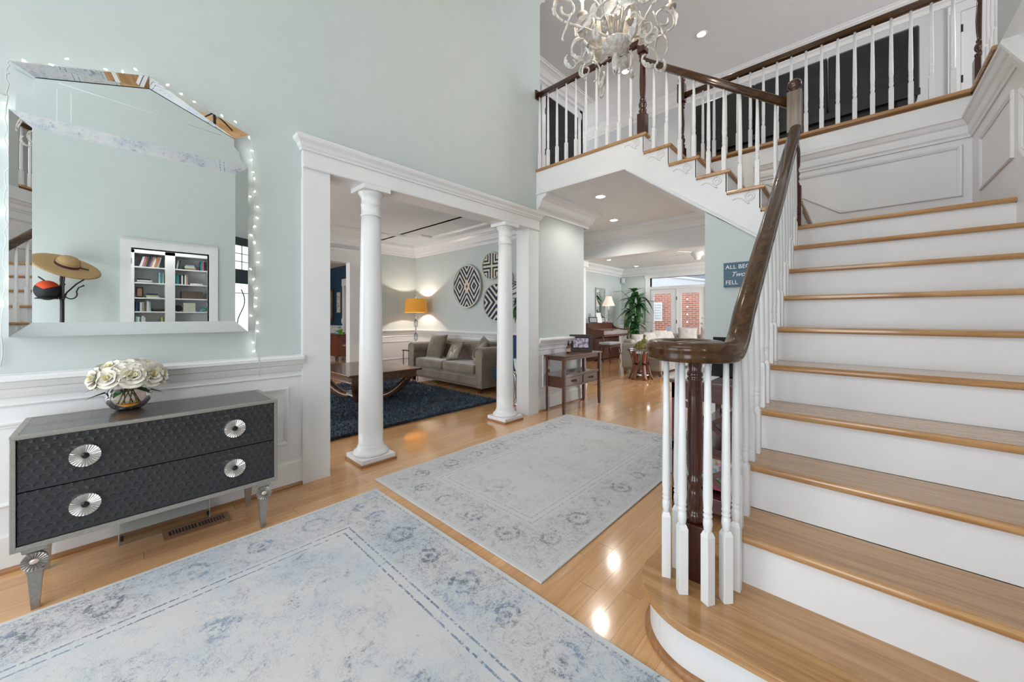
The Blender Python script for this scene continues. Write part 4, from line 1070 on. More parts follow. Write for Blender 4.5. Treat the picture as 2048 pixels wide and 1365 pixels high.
b, b2 = rose_mesh(); r0_ = b.build('rose', PET, bq); h0 = b2.build('rose_heart', PETY, r0_)
dirs = [(0.98, .1, .35), (.85, -.6, .3), (.8, .65, .3), (.3, -.95, .25), (.3, .95, .25), (-.5, .8, .3), (-.5, -.8, .3), (.5, 0, .85), (.3, .5, .8), (.3, -.5, .8), (-.2, .1, 1), (-.4, -.45, .75), (-.4, .5, .75), (.75, -.2, .55), (.68, .35, .58)]
for i, dv in enumerate(dirs):
    v = Vector(dv).normalized(); o = r0_ if i == 0 else r0_.copy()
    if i:
        C.objects.link(o); o.parent = bq; c = h0.copy(); C.objects.link(c); c.parent = o
    o.location = (v.x*.095, v.y*.125, .125+v.z*.075); o.rotation_euler = v.to_track_quat('Z', 'Y').to_euler(); sc = random.Random(i).uniform(1.15, 1.45); o.scale = (sc, sc, sc)
def leaf1(L, wd, bend=.3):
    V = []; F = []
    for i in range(8):
        u = i/7; w_ = wd*math.sin(PI*u**.8)*.5+.0005; z = -bend*L*u*u
        V += [(L*u, -w_, z+.15*w_), (L*u, 0, z-.1*w_), (L*u, w_, z+.15*w_)]
    for i in range(7): F += [(i*3, i*3+1, i*3+4, i*3+3), (i*3+1, i*3+2, i*3+5, i*3+4)]
    return V, F
for a, z, L in ((-25, .105, .13), (-50, .09, .10), (-80, .10, .15), (-100, .13, .16), (35, .11, .13), (70, .10, .13), (95, .15, .165), (-20, .18, .12), (10, .19, .11), (-60, .185, .13)):
    V, F = leaf1(L, .045); o = MB().tris(V, F, True).build('leaf', LEAF, bq); o.location = (0, 0, z-.03); o.rotation_euler = (0, -.1, math.radians(a))
for k in range(9):
    a = k*2*PI/9; MB().tube([(.02*math.cos(a+2), .02*math.sin(a+2), .11), (.045*math.cos(a), .045*math.sin(a), -.005)], .0025, 6).build('stem', mat('stem_green', (.12, .16, .05), .5), bq)

# --- floor register and clear deflector
vt = thing('floor_register', 'wooden floor vent register with two rows of slots under the chest', 'vent', (-2.77, .325, 0))
b = MB(); b.box(-.07, .07, -.146, .146, 0, .004, .002); o = b.build('wooden_plate', mat('register_wood', (.30, .14, .075), .35), vt)
for g_ in (-1, 1):
    for k in range(9):
        yy = g_*.063+(k-4)*.0135
        if True: MB().box(-.028, .028, yy-.004, yy+.004, .0038, .0048).build('slot', BLACK, vt)
df = thing('air_deflector', 'clear plastic air deflector standing over the vent under the chest', 'air deflector', (-2.89, .2, 0))
b = MB(); b.sweep([(-2.885, .015, 0), (-2.885, .385, 0)], (0, 0, 1), [(-.0, .115), (-.012, .115), (-.05, .085), (-.062, .045), (-.062, 0.0), (-.060, .0), (-.060, .044), (-.048, .083), (-.011, .112), (0, .112)]); b.build('curved_shield', GLASS, df, world=True)
for y in (.012, .383): MB().box(-2.895, -2.822, y, y+.005, 0, .118, .001).build('end_cap', mat('clear_plastic_edge', (.7, .72, .72), .2, alpha=.45), df, world=True)
for y in (.02, .372): MB().box(-2.83, -2.818, y, y+.012, .02, .045, .002).build('magnet', BLACK, df, world=True)

# --- rugs
def rug(name, x0, x1, y0, y1, m, lab, th=.009, rz=0):
    b = MB(); n = 60; hx, hy = (x1-x0)/2, (y1-y0)/2
    b.box(-hx, hx, -hy, hy, 0, th, .003)
    o = b.build(name, m); o.location = ((x0+x1)/2, (y0+y1)/2, 0.0005); o.rotation_euler = (0, 0, rz)
    return tag(o, lab, 'rug')
R1 = mat('distressed_blue_rug', rough=.95, sheen=.2, fn=f_rug((1.28, 1.60), 1.7, True))
rug('area_rug', -2.43, .13, -1.56, 1.235-.0, R1 if False else mat('distressed_blue_rug2', rough=.95, sheen=.2, fn=f_rug((1.28, 1.3975), 1.7, True)), 'large distressed blue and cream area rug nearest the camera', .010)
rug('area_rug', -2.585, -1.03, 1.30, 3.78, mat('distressed_grey_rug', rough=.95, sheen=.2, fn=f_rug((.7775, 1.24), 5.3, False)), 'faded grey and ivory rug lying between the columns and the stairs', .009)

# --- hall console table
ct = thing('console_table', 'narrow brown console table with two small drawers against the stub wall', 'console table', (-2.745, 4.18, 0))
def leg_(par, x, y, s, h, m, tp=.75):
    t = bmesh.new(); A = [t.verts.new((x+a*s*tp, y+c*s*tp, 0)) for a, c in ((-1, -1), (1, -1), (1, 1), (-1, 1))]; B = [t.verts.new((x+a*s, y+c*s, .10)) for a, c in ((-1, -1), (1, -1), (1, 1), (-1, 1))]; D = [t.verts.new((x+a*s, y+c*s, h)) for a, c in ((-1, -1), (1, -1), (1, 1), (-1, 1))]
    for p, q in ((A, B), (B, D)):
        for k in range(4): t.faces.new((p[k], p[(k+1) % 4], q[(k+1) % 4], q[k]))
    t.faces.new(A[::-1]); t.faces.new(D); b = MB(); b.merge(t); return b.build('leg', m, par)
CTW = mat('console_wood', rough=.3, coat=.35, fn=wood((.075, .028, .017), (.14, .060, .038), 1))
MB().box(-.155, .155, -.47, .47, .700, .718, .006).build('tabletop', CTW, ct)
b = MB()
for x in (-.12, .12): b.box(x-.008, x+.008, -.41, .41, .655, .70)
for y in (-.42, .42): b.box(-.12, .12, y-.008, y+.008, .655, .70)
b.build('apron', CTW, ct)
for x in (-.125, .125):
    for y in (-.425, .425): leg_(ct, x, y, .019, .70, CTW)
MB().box(-.13, .13, -.43, .43, .445, .455).box(-.134, -.122, -.43, .43, .455, .48).box(.122, .134, -.43, .43, .455, .48).build('shelf', CTW, ct)
MB().box(-.12, .115, -.42, .42, .315, .445).box(.112, .122, -.42, .42, .315, .335).build('drawer_case', CTW, ct)
BRZ = mat('dark_bronze', (.05, .035, .02), .35, metal=.8)
for s in (-1, 1):
    d = MB().box(.10, .124, s*.205-.19, s*.205+.19, .337, .438, .003).build('drawer', CTW, ct)
    b = MB(); c = s*.205; b.tube([(.14+.01*math.sin(k/10*PI), c-.04+.08*k/10, .388-.018*math.sin(k/10*PI)) for k in range(11)], .0035, 6)
    for q in (-.04, .04): b.ball((.130, c+q, .390), .011, (.6, 1, 1), 2)
    b.box(.124, .126, c-.05, c+.05, .380, .400); b.build('handle', BRZ, d)
pf = thing('photo_frame', 'carved dark wooden photo frame standing on the brown console table', 'picture frame', (-2.80, 4.42, .7185), math.radians(36))
b = MB(); w_, h_, e_ = .155, .135, .04
def fr(b, w, h, e, y0, y1, z0=0):
    b.box(-w, w, y0, y1, z0, z0+e, .003); b.box(-w, w, y0, y1, z0+2*h-e, z0+2*h, .003); b.box(-w, -w+e, y0, y1, z0+e-.001, z0+2*h-e+.001, .003); b.box(w-e, w, y0, y1, z0+e-.001, z0+2*h-e+.001, .003)
fr(b, w_, h_*.87, e_, -.01, .012); b.build('frame_border', mat('carved_dark_wood', rough=.5, fn=lambda n, b: (n.put(b.inputs['Base Color'], n.mix(n.ss(n.voro(n.coord(), 60, 'DISTANCE_TO_EDGE'), .03, .1), (.12, .09, .07), (.035, .025, .02))))), pf)
MB().box(-w_+e_-.004, w_-e_+.004, 0, .004, e_-.004, 2*h_*.87-e_+.004).build('mat_board', BLACK, pf)
def f_photo(n, b):
    v = n.noise(n.coord(), 22, 3); n.put(b.inputs['Base Color'], n.mix(n.ss(v, .45, .6), (.66, .62, .76), (.25, .17, .25)))
MB().box(-w_+e_+.012, w_-e_-.012, -.002, .0, e_+.012, 2*h_*.87-e_-.012).build('photo', mat('family_photo', fn=f_photo, rough=.3), pf)
MB().prism([(.005, .02), (.005, .15), (.08, .0), (.075, .0)], 'X', -.02, .02).build('easel', BLACK, pf)
bt = thing('dropper_bottle', 'small amber glass dropper bottle beside the photo frame', 'bottle', (-2.79, 4.10, .7185))
MB().lathe([(0, 0), (.026, 0), (.028, .006), (.028, .075), (.020, .092), (.011, .098), (.011, .108), (0, .108)], seg=24).build('amber_glass', mat('amber_glass', (.10, .035, .012), .08, coat=.6), bt)
MB().lathe([(.0285, .02), (.0285, .06)], seg=24, cap=False).build('paper_label', mat('bottle_label', (.55, .40, .32), .6), bt)
MB().lathe([(.014, .106), (.014, .126), (.008, .13), (.008, .142), (.006, .165), (0, .167)], seg=16).build('dropper_cap', BLACK, bt)

# --- X-sided console beside the staircase
xt = thing('x_frame_table', 'dark mahogany console table with X-braced ends standing beside the stairs', 'console table', (-.625, 2.85, 0))
xa, xb2, y0t, y1t = -.845, -.41, 2.38, 3.40
MB().box(xa-.012, xb2+.012, y0t-.012, y1t+.012, .790, .812, .004).build('tabletop', MAHOG, xt, world=True)
b = MB(); b.box(xa, xb2, y0t, y0t+.02, .695, .790); b.box(xa, xb2, y1t-.02, y1t, .695, .790); b.box(xa, xa+.02, y0t, y1t, .71, .790); b.box(xb2-.02, xb2, y0t, y1t, .71, .790); b.build('apron', MAHOG, xt, world=True)
for x in (xa+.018, xb2-.018):
    for y in (y0t+.018, y1t-.018): MB().box(x-.018, x+.018, y-.018, y+.018, 0, .79, .002).build('leg', MAHOG, xt, world=True)
MB().box(xa, xb2, y0t, y1t, .37, .425, .003).build('shelf', MAHOG, xt, world=True)
MB().box(xa, xb2, y0t, y1t, .05, .135, .003).build('bottom_shelf', MAHOG, xt, world=True)
for z0, z1 in ((.425, .70), (.135, .37)):
    for y in (y0t+.010, y1t-.010):
        for fl in (0, 1):
            A_ = Vector((xa+.035, y, z1 if fl else z0)); B_ = Vector((xb2-.035, y, z0 if fl else z1)); m_ = (A_+B_)/2; L_ = (B_-A_).length
            MB().box(-L_/2, L_/2, -.008+fl*.002, .008-fl*.002, -.014, .014, .001, rot=RY(-math.degrees(math.atan2(B_.z-A_.z, B_.x-A_.x))), loc=m_).build('brace', MAHOG, xt, world=True)
# diagonal corner bracket on the long side
MB().prism([(y0t+.03, .71), (y0t+.16, .71), (y0t+.03, .56)], 'X', xa+.004, xa+.016).build('corner_bracket', MAHOG, xt, world=True)
def f_box(seed):
    def f(n, b):
        v = n.new('ShaderNodeTexVoronoi'); n.put(v.inputs['Vector'], n.coord()); v.inputs['Scale'].default_value = 38
        hs = n.new('ShaderNodeHueSaturation'); n.t.links.new(v.outputs['Color'], hs.inputs['Color']); hs.inputs['Saturation'].default_value = 1.2; hs.inputs['Value'].default_value = .8
        x, y, z = n.xyz(); c = n.mix(n.ss(n.noise(n.coord(), 9+seed, 2), .45, .55), (.75, .78, .82), (.04, .10, .16))
        n.put(b.inputs['Base Color'], n.mix(n.ss(n.noise(n.coord(), 18, 2), .42, .55), c, X_(n, hs.outputs['Color'])))
    return f
def f_red(n, b): n.put(b.inputs['Base Color'], n.mix(n.noise(n.coord(), 10, 2)*.3, (.50, .02, .09), (.35, .02, .06)))
def text(txt, size, m, parent, loc, rot, name='lettering', ex=.0006, align='CENTER', shear=0):
    c = bpy.data.curves.new(name, 'FONT'); c.body = txt; c.size = size; c.extrude = ex; c.align_x = align; c.align_y = 'CENTER'; c.shear = shear
    q = bpy.data.objects.new(name, c); C.objects.link(q); bpy.context.view_layer.update()
    me = bpy.data.meshes.new_from_object(q.evaluated_get(bpy.context.evaluated_depsgraph_get()))
    bpy.data.objects.remove(q); bpy.data.curves.remove(c)
    o = bpy.data.objects.new(name, me); C.objects.link(o); me.materials.clear(); me.materials.append(m); o.parent = parent; o.location = loc; o.rotation_euler = rot
    return o
WTX = mat('white_lettering', (.85, .85, .85), .5)
for i, (yy, lean, lab, m1) in enumerate(((2.46, 14, 'colourful puzzle box with a pink lettered edge, leaning foremost on the low table shelf', 'puzzle_art'), (2.53, 16, 'colourful puzzle box leaning behind the one with the pink edge', 'puzzle_art_two'))):
    g = thing('puzzle_box', lab, 'box', (-.63, yy+.03, .136), 0)
    b = MB().box(-.165, .165, -.02, .02, 0, .225, .001, rot=RX(-lean), loc=(0, 0, .012)); b.build('printed_lid', mat(m1, fn=f_box(i*3), rough=.35), g)
    b = MB().box(-.166, .166, -.022, .021, .0, .034, .001, rot=RX(-lean), loc=(0, 0, .012)); p_ = b.build('pink_edge', mat('crimson_edge', fn=f_red, rough=.4), g)
    if i == 0: text('OO', .036, WTX, g, (.075, -.0195, .031), (math.radians(90-lean), 0, 0), 'lettering')
pn = tag(MB().box(-.86+.02, -.64, 2.43, 2.74, .8125, .8145).build('paper_sheet', mat('paper_white', (.80, .84, .90), .6)), 'white paper sheets lying on the dark X-frame table', 'paper')
bf = thing('black_picture', 'black framed picture leaning on the X-frame table behind the newel', 'picture', (-.58, 2.66, .8125), math.radians(4))
MB().box(-.11, .11, -.008, .008, 0, .26, .002, rot=RX(-14)).build('black_panel', BLACKG, bf)
MB().box(-.15, -.105, .02, .03, .0, .25, .002, rot=RX(-12)).build('marble_edge', mat('grey_marble', rough=.3, fn=lambda n, b: n.put(b.inputs['Base Color'], n.mix(n.ss(n.noise(n.coord(), 25, 5), .4, .6), (.65, .64, .62), (.35, .35, .35)))), bf)
pg = thing('red_flowers', 'tiny red flowers peeking past the handrail below the wall sign', 'flowers', (-.60, 3.05, .8125))
MB().lathe([(0, 0), (.03, 0), (.04, .08), (.03, .14), (0, .14)], seg=16).build('vase', BLACKG, pg)
for k, (dx, dz) in enumerate(((0, .33), (.03, .30), (-.02, .29), (.05, .35))):
    s_ = MB().tube([(0, 0, .13), (dx, 0, dz)], .002, 5).build('stem', LEAF, pg); MB().ball((dx, 0, dz), .016, (1, 1, .8), 2).build('bloom', mat('crimson_bloom', (.5, .01, .06), .5), s_)
# --- sign
def f_sign(n, b):
    x, y, z = n.xyz(); g = n.noise(n.vec(x*2, 0, z*60), 6, 4); pl = n.ss(((z/.0475).frac()-.5).abs(), .46, .49)
    c = n.mix(g, (.055, .115, .16), (.12, .20, .26)); n.put(b.inputs['Base Color'], n.mix(pl*.7, c, (.03, .05, .07)))
sg = thing('wall_sign', 'blue-grey wooden wall sign with white words, hung beside the handrail', 'sign', (-.615, YB-.008, 1.455))
MB().box(-.22, .22, -.012, .012, 0, .207, .002).build('board', mat('blue_grey_board', fn=f_sign, rough=.7), sg)
text('ALL BECAUSE', .0495, WTX, sg, (-.205, -.0125, .168), (PI/2, 0, 0), align='LEFT')
text('Two People', .055, WTX, sg, (-.165, -.0125, .104), (PI/2, 0, 0), align='LEFT', shear=.4)
text('FELL', .048, WTX, sg, (-.205, -.0125, .036), (PI/2, 0, 0), align='LEFT'); text('in', .040, WTX, sg, (-.055, -.0125, .034), (PI/2, 0, 0), shear=.4); text('LOVE', .048, WTX, sg, (.10, -.0125, .036), (PI/2, 0, 0))
# ================================================================= LIVING ROOM
TAUPE = mat('taupe_velvet', rough=.8, sheen=.6, fn=f_velvet((.165, .130, .092), (.27, .218, .16), 4))
TAUPED = mat('dark_taupe_velvet', rough=.85, sheen=.5, fn=f_velvet((.12, .092, .064), (.19, .15, .108), 5))
# shag rug: thick pile
import array
def shag(name, x0, x1, y0, y1, cols, n, lab, hgt=.035):
    b = MB(); b.box(x0, x1, y0, y1, .0, .008); rnd = random.Random(5); bm = b.bm
    for _ in range(n):
        x = rnd.uniform(x0, x1); y = rnd.uniform(y0, y1)
        if rnd.random() < .12: x = x1+rnd.uniform(-.02, .015)
        a = rnd.uniform(0, 2*PI); h = hgt*rnd.uniform(.6, 1.25); l = rnd.uniform(.012, .032)+.01*math.sin(x*9)*math.cos(y*7); w_ = .0042
        dx, dy = math.cos(a), math.sin(a); px, py = -dy*w_, dx*w_
        v = [bm.verts.new(p) for p in ((x-px, y-py, .006), (x+px, y+py, .006), (x+dx*l*.35+px, y+dy*l*.35+py, h*.7), (x+dx*l*.35-px, y+dy*l*.35-py, h*.7), (x+dx*l, y+dy*l, h))]
        bm.faces.new((v[0], v[1], v[2], v[3])); bm.faces.new((v[3], v[2], v[4]))
    return tag(b.build(name, mat('navy_shag', rough=.7, sheen=.4, fn=lambda nn, bs: nn.put(bs.inputs['Base Color'], nn.mix(nn.ss(nn.noise(nn.coord(), 5, 4), .35, .7), cols[0], cols[1]))), None), lab, 'rug')
shag('shag_rug', -6.7, -3.72, 1.0, 3.72, ((.006, .020, .042), (.020, .075, .135)), 42000, 'deep navy blue shag rug under the coffee table')
# coffee table
cf = thing('coffee_table', 'large square brown wooden coffee table with curved crossing legs on the navy rug', 'coffee table', (-5.30, 2.51, .008))
MB().box(-.70, .70, -.53, .53, .435, .455, .006).box(-.69, .69, -.52, .52, .425, .436).build('tabletop', WALNUT, cf)
MB().box(-.64, .64, -.47, .47, .345, .426).box(-.66, .66, -.49, .49, .335, .350, .004).build('apron', WALNUTX, cf)
for sx in (-1, 1):
    for sy in (-1, 1):
        P = []
        for k in range(13):
            u = k/12; P.append((sx*(.58-.42*u**.8), sy*(.40-.26*u**.8), .36-.33*(1-(1-u)**2.2)**.75*1.0))
        MB().rail([(x, y, z) for x, y, z in P], [(-.05, -.042), (.05, -.042), (.05, .042), (-.05, .042)]).build('curved_leg', WALNUT, cf)
MB().box(-.2, .2, -.16, .16, .0, .05, .006).build('base', WALNUT, cf)
MB().box(-.35, .1, -.2, .2, .05, .075, .002).build('lower_tray', mat('pale_tray', (.5, .48, .44), .5), cf)
# tan chair
tc = thing('tan_chair', 'round-backed tan chair half hidden behind the near pilaster', 'chair', (-4.62, 1.52, .01))
TAN = mat('tan_leather', (.46, .30, .17), .6)
MB().lathe([(0, -.035), (.17, -.035), (.20, -.015), (.205, .01), (.18, .035), (0, .04)], (0, .10, .47), 32, RX(-78)).build('backrest', TAN, tc)
MB().lathe([(0, 0), (.19, 0), (.21, .02), (.20, .05), (0, .06)], (0, -.12, .30), 32).build('seat', TAN, tc)
for x, y in ((-.14, -.25), (.14, -.25), (-.14, .05), (.14, .05)): MB().lathe([(.010, 0), (.016, .30)], (x, y, 0), 12).build('leg', WALNUT, tc)
# chesterfield sofa
sf = thing('chesterfield_sofa', 'taupe tufted two-seat sofa with rolled arms against the green wall', 'sofa', (-5.26, 4.16, 0))
w2 = 1.06
MB().box(-w2+.12, w2-.12, -.27, .36, .07, .28, .02).build('seat_base', TAUPE, sf)
MB().box(-w2+.12, w2-.12, -.305, -.268, .12, .245, .012).build('front_rail', TAUPE, sf)
for sx in (-1, 1):
    MB().box(min(sx*.005, sx*.83), max(sx*.005, sx*.83), -.30, .20, .285, .43, .035, 3).build('seat_cushion', TAUPE, sf, sub=0)
    b = MB(); cx_ = sx*.955; pr = []
    for k in range(15):
        a = math.radians(-60+k*300/14) if False else math.radians(-50+k*280/14)
        pr.append((cx_+sx*.02+.11*math.cos(a), .605+.105*math.sin(a)))
    pr = [(cx_+(-.075), .08), (cx_+.075, .08), (cx_+.075, .54)] + [(cx_+.115*math.cos(math.radians(a)), .61+.105*math.sin(math.radians(a))) for a in range(-35, 216, 16)] + [(cx_-.075, .54)]
    b.prism(pr, 'Y', -.30, .37, .008); o = b.build('armrest', TAUPE, sf)
    for f in o.data.polygons: f.use_smooth = False
    MB().tube([(cx_+.100*math.cos(math.radians(a)), -.304, .61+.092*math.sin(math.radians(a))) for a in range(-35, 216, 10)], .006, 6).build('piping', TAUPED, o)
pr = [(.20, .30), (.19, .60), (.17, .68), (.185, .745), (.24, .775), (.31, .76), (.345, .70), (.33, .62), (.34, .10), (.22, .10)]
MB().prism(pr, 'X', -.86, .86, .012).build('backrest', TAUPE, sf)
b = MB()
for r_ in range(3):
    for k in range(11 - r_ % 2):
        b.ball((-.75+.15*k+(r_ % 2)*.075, .172+.004*r_ if r_ < 2 else .18, .50+.085*r_), .012, (1, .5, 1), 1)
for sx in (-1, 1):
    for k in range(4): b.ball((sx*.862, -.15+.13*k, .58+.03*(k % 2)), .012, (.5, 1, 1), 1)
b.build('tufting_buttons', TAUPED, sf)
for x in (-.95, .95):
    for y in (-.25, .3): MB().box(x-.03, x+.03, y-.03, y+.03, 0, .08, .004).build('leg', DARKW, sf)
def pillow(nm, lab, loc, w_, h_, m, rx=-18, rz=0, th=.15, ry=0, grp=None):
    o = MB().pillow(w_, h_, th, rot=RZ(rz) @ RX(rx) @ RY(ry)).build(nm, m); o.location = loc; return tag(o, lab, 'pillow', grp)
pillow('throw_pillow', 'big dark taupe square pillow leaning at the left end of the tufted sofa', (-5.83, 4.17, .645), .46, .46, TAUPED, -20, 4)
def f_feather(n, b):
    x, y, z = n.xyz(); d = (x*x+z*z).sqrt()
    n.put(b.inputs['Base Color'], n.mix(n.ss(n.noise(n.vec(x*2, 0, z), 11, 4), .48, .56)*(1-n.ss(d, .05, .14)), (.26, .215, .175), (.55, .50, .45)))
pillow('throw_pillow', 'lighter beige pillow with a pale feather motif in the middle of the tufted sofa', (-5.22, 4.12, .585), .38, .34, mat('feather_pillow', fn=f_feather, rough=.8), -32, -8, .11, -12)
pillow('throw_pillow', 'dark taupe pillow with a button at the right end of the tufted sofa', (-4.58, 4.20, .62), .44, .44, TAUPED, -22, -12, .15, 18)
pillow('throw_pillow', 'brown tufted pillow squeezed behind the others at the right arm of the tufted sofa', (-4.50, 4.08, .60), .38, .38, TAUPE, -25, -28, .13, -20)
# floor lamp
fl = thing('floor_lamp', 'floor lamp with an orange drum shade and clear glass stem in the corner', 'lamp', (-6.72, 4.28, 0))
def f_shade(col, es):
    def f(n, b):
        b.inputs['Base Color'].default_value = (*col, 1); b.inputs['Emission Color'].default_value = (*col, 1); b.inputs['Emission Strength'].default_value = es
    return f
ORSH = mat('orange_shade', fn=f_shade((.62, .27, .035), .42), rough=.7)
MB().lathe([(.235, 1.29), (.205, 1.575)], seg=40, cap=False).lathe([(.232, 1.29), (.202, 1.575)], seg=40, cap=False).build('lamp_shade', ORSH, fl)
b = MB(); b.lathe([(0, 0), (.13, 0), (.14, .012), (.13, .025), (.03, .03), (.012, .05)], seg=28); b.lathe([(.006, .04), (.006, 1.60), (.012, 1.61), (0, 1.63)], seg=10)
for z in (.3, .62, .94, 1.18): b.lathe([(.01, z-.015), (.022, z), (.01, z+.015)], seg=16)
b.build('chrome_stem', CHROME, fl)
b = MB()
for z in (.42, .78, 1.06): b.lathe([(.012, z-.08), (.035, z-.06), (.04, z), (.035, z+.06), (.012, z+.08)], seg=20)
b.build('glass_column', GLASS, fl)
MB().ball((0, 0, 1.395), .02, (1, 1, 1.3), 2).build('bulb', mat('lamp_bulb', (1, .95, .85), .3, emit=(1, .88, .7), es=14, fn=lambda n, b: None), fl)
point('floor_lamp_light', (-6.72, 4.28, 1.445), 34, (1, .92, .80), .015)
# end table left of the sofa
et = thing('end_table', 'small chrome end table with a dark top left of the tufted sofa', 'table', (-6.56, 4.05, 0))
MB().box(-.12, .12, -.12, .12, .52, .54, .003).build('tabletop', BLACKG, et)
for x in (-.1, .1):
    for y in (-.1, .1): MB().box(x-.01, x+.01, y-.01, y+.01, 0, .52).build('leg', CHROME, et)
# wall baskets
def f_disc(kind):
    def f(n, b):
        x, y, z = n.xyz()
        if kind == 0:
            p = .415; tx = ((x/p+.5).frac()-.5).abs()*p; q = (z.abs()*.72 - tx + 1)*.68
            s_ = (q/.058).frac(); st_ = s_.gt(.42); dia = (z.abs()*.6+x.abs()).lt(.085)
            c = n.mix(st_, (.66, .64, .55), (.022, .032, .065)); c = n.mix(dia, c, (.70, .58, .44)); c = n.mix((z.abs()*.7+x.abs()).lt(.03), c, (.03, .04, .07))
            d = n.math('SQRT', x*x+z*z)
        elif kind == 1:
            q = x.abs().min(z.abs()); s_ = ((q+.012)/.062).frac(); st_ = s_.gt(.5); side = (x*z).gt(0)
            c = n.mix(st_, (.66, .63, .50), n.mix(side, (.03, .033, .035), (.022, .03, .075))); d = n.math('SQRT', x*x+z*z)
        else:
            u = (x+z)*.7071; v = (x-z)*.7071; q = u.abs().min(v.abs())+0; s_ = ((q+.02)/.085).frac(); st_ = s_.gt(.42)
            c = n.mix(st_, (.68, .65, .55), (.022, .032, .075)); d = n.math('SQRT', x*x+z*z)
        n.put(b.inputs['Base Color'], c); bump(n, b, n.noise(n.vec(x, y, z*6), 40, 2), .2, .003)
    return f
RIM = mat('woven_cream_rim', (.62, .64, .57), .8)
for i, (x, z, r, kd, lab) in enumerate(((-5.40, 1.775, .40, 0, 'largest round wall basket, navy and cream diamond chevrons, over the tufted sofa'), (-4.72, 2.10, .235, 1, 'small upper round wall basket with black and cream angled bands'), (-4.60, 1.455, .33, 2, 'medium lower round wall basket with bold navy diagonal bands'), (-4.36, 1.83, .15, 2, 'smallest navy wall basket mostly hidden behind the far column'))):
    g = thing('wall_basket', lab, 'wall basket', (x, 4.58, z), group='woven baskets on the green wall')
    MB().lathe([(r*.97, 0), (r*1.0, .02), (r*1.03, .045), (r*1.04, .055), (r*1.02, .062), (r*.97, .05), (r*.96, .03)], seg=48, rot=RX(90), cap=False).build('rim', RIM, g)
    MB().lathe([(0, .03), (r*.97, .034)], seg=48, rot=RX(90)).build('woven_face', mat('basket_face_%d' % kd, fn=f_disc(kd), rough=.8), g)
# plant on a mirrored stool
ms = thing('mirrored_stool', 'chrome drum stool with interlocking rings behind the far column', 'stool', (-3.36, 3.80, 0))
b = MB()
for z in (.012, .445): b.lathe([(.0, z-.01), (.12, z-.01), (.125, z), (.12, z+.01), (0, z+.01)], seg=32)
for k in range(9):
    a = k*2*PI/9; b.tube([(.112*math.cos(a+.52*math.cos(t)), .112*math.sin(a+.52*math.cos(t)), .23+.205*math.sin(t)) for t in [q*2*PI/24 for q in range(24)]], .006, 6, closed=True)
b.build('ring_frame', CHROME, ms)
MB().lathe([(.085, .02), (.085, .435)], seg=28, cap=False).build('mirror_core', MIRROR, ms)
pt = thing('potted_tree', 'tall slender plant in a pale pot standing on the chrome stool', 'plant', (-3.36, 3.80, .456))
MB().lathe([(0, 0), (.075, 0), (.095, .04), (.105, .17), (.098, .172), (.09, .15), (0, .15)], seg=28).build('pot', mat('pale_aqua_pot', rough=.3, fn=lambda n, b: n.put(b.inputs['Base Color'], n.mix(n.ss(n.noise(n.coord(), 14, 2), .45, .55), (.75, .77, .77), (.45, .62, .62)))), pt)
MB().tube([(0, 0, .14), (.01, .01, .5), (.0, -.01, .86), (.02, 0, 1.0)], [.013, .012, .010, .006], 8).build('trunk', mat('grey_bark', (.12, .09, .07), .8), pt)
GL = mat('plant_leaf_green', rough=.4, fn=lambda n, b: n.put(b.inputs['Base Color'], n.mix(n.noise(n.coord(), 8, 3), (.012, .05, .014), (.05, .14, .04))))
def foliage(par, pts, L, wd, m, nm='leaf', seed=1, droop=.6, per=9):
    rnd = random.Random(seed)
    for (x, y, z) in pts:
        b = MB()
        for k in range(per):
            V, F = leaf1(L*rnd.uniform(.7, 1.2), wd*rnd.uniform(.8, 1.2), droop*rnd.uniform(.6, 1.5))
            R_ = (RZ(rnd.uniform(0, 360)) @ RY(rnd.uniform(-60, 25)))
            b.tris([tuple(R_ @ Vector(v)+Vector((x, y, z))) for v in V], F, True)
        b.build(nm, m, par)
foliage(pt, [(0, 0, .96), (.02, 0, 1.06), (-.06, .02, .90), (.04, -.05, 1.16), (-.03, .05, 1.20), (.06, .04, .93)], .21, .07, GL, 'leaf_cluster')
ba = thing('blue_armchair', 'blue upholstered chair glimpsed behind the plant by the far pilaster', 'chair', (-3.88, 4.22, 0))
BLU = mat('royal_blue_fabric', (.008, .045, .12), .7)
MB().box(-.25, .25, -.22, .2, .22, .42, .03).build('seat', BLU, ba); MB().box(-.25, .25, .12, .24, .40, .90, .03).build('backrest', BLU, ba)
for x in (-.2, .2):
    for y in (-.18, .18): MB().lathe([(.012, 0), (.018, .22)], (x, y, 0), 10).build('leg', DARKW, ba)
# ================================================================= DINING ROOM
sb = thing('sideboard', 'reddish wooden sideboard with tapered legs under the navy wall', 'sideboard', (-10.75, 4.28, 0))
MB().box(-.55, .55, -.22, .22, .12, .70, .006).build('body', mat('cherry_wood', rough=.3, fn=wood((.11, .03, .014), (.19, .06, .03), 2)), sb)
MB().box(-.58, .58, -.25, .25, .70, .72, .004).build('top', MATS['cherry_wood'], sb)
for x in (-.52, .52):
    for y in (-.19, .19): MB().box(x-.02, x+.02, y-.02, y+.02, 0, .13).build('leg', MATS['cherry_wood'], sb)
gg = thing('green_planter', 'low bright green plant with a blue ornament on the sideboard', 'plant', (-10.4, 4.22, .722))
MB().lathe([(0, 0), (.10, 0), (.14, .05), (0, .05)], seg=20).build('dish', mat('aqua_dish', (.15, .35, .40), .3), gg)
foliage(gg, [(-.1, 0, .05), (.05, 0, .06), (.14, 0, .05)], .14, .05, mat('lime_leaf', (.20, .42, .03), .5), 'leaf_cluster', 4, .3, 14)
MB().ball((-.04, 0, .19), .05, (1, 1, .7), 2).build('blue_ornament', MATS['aqua_dish'], gg)
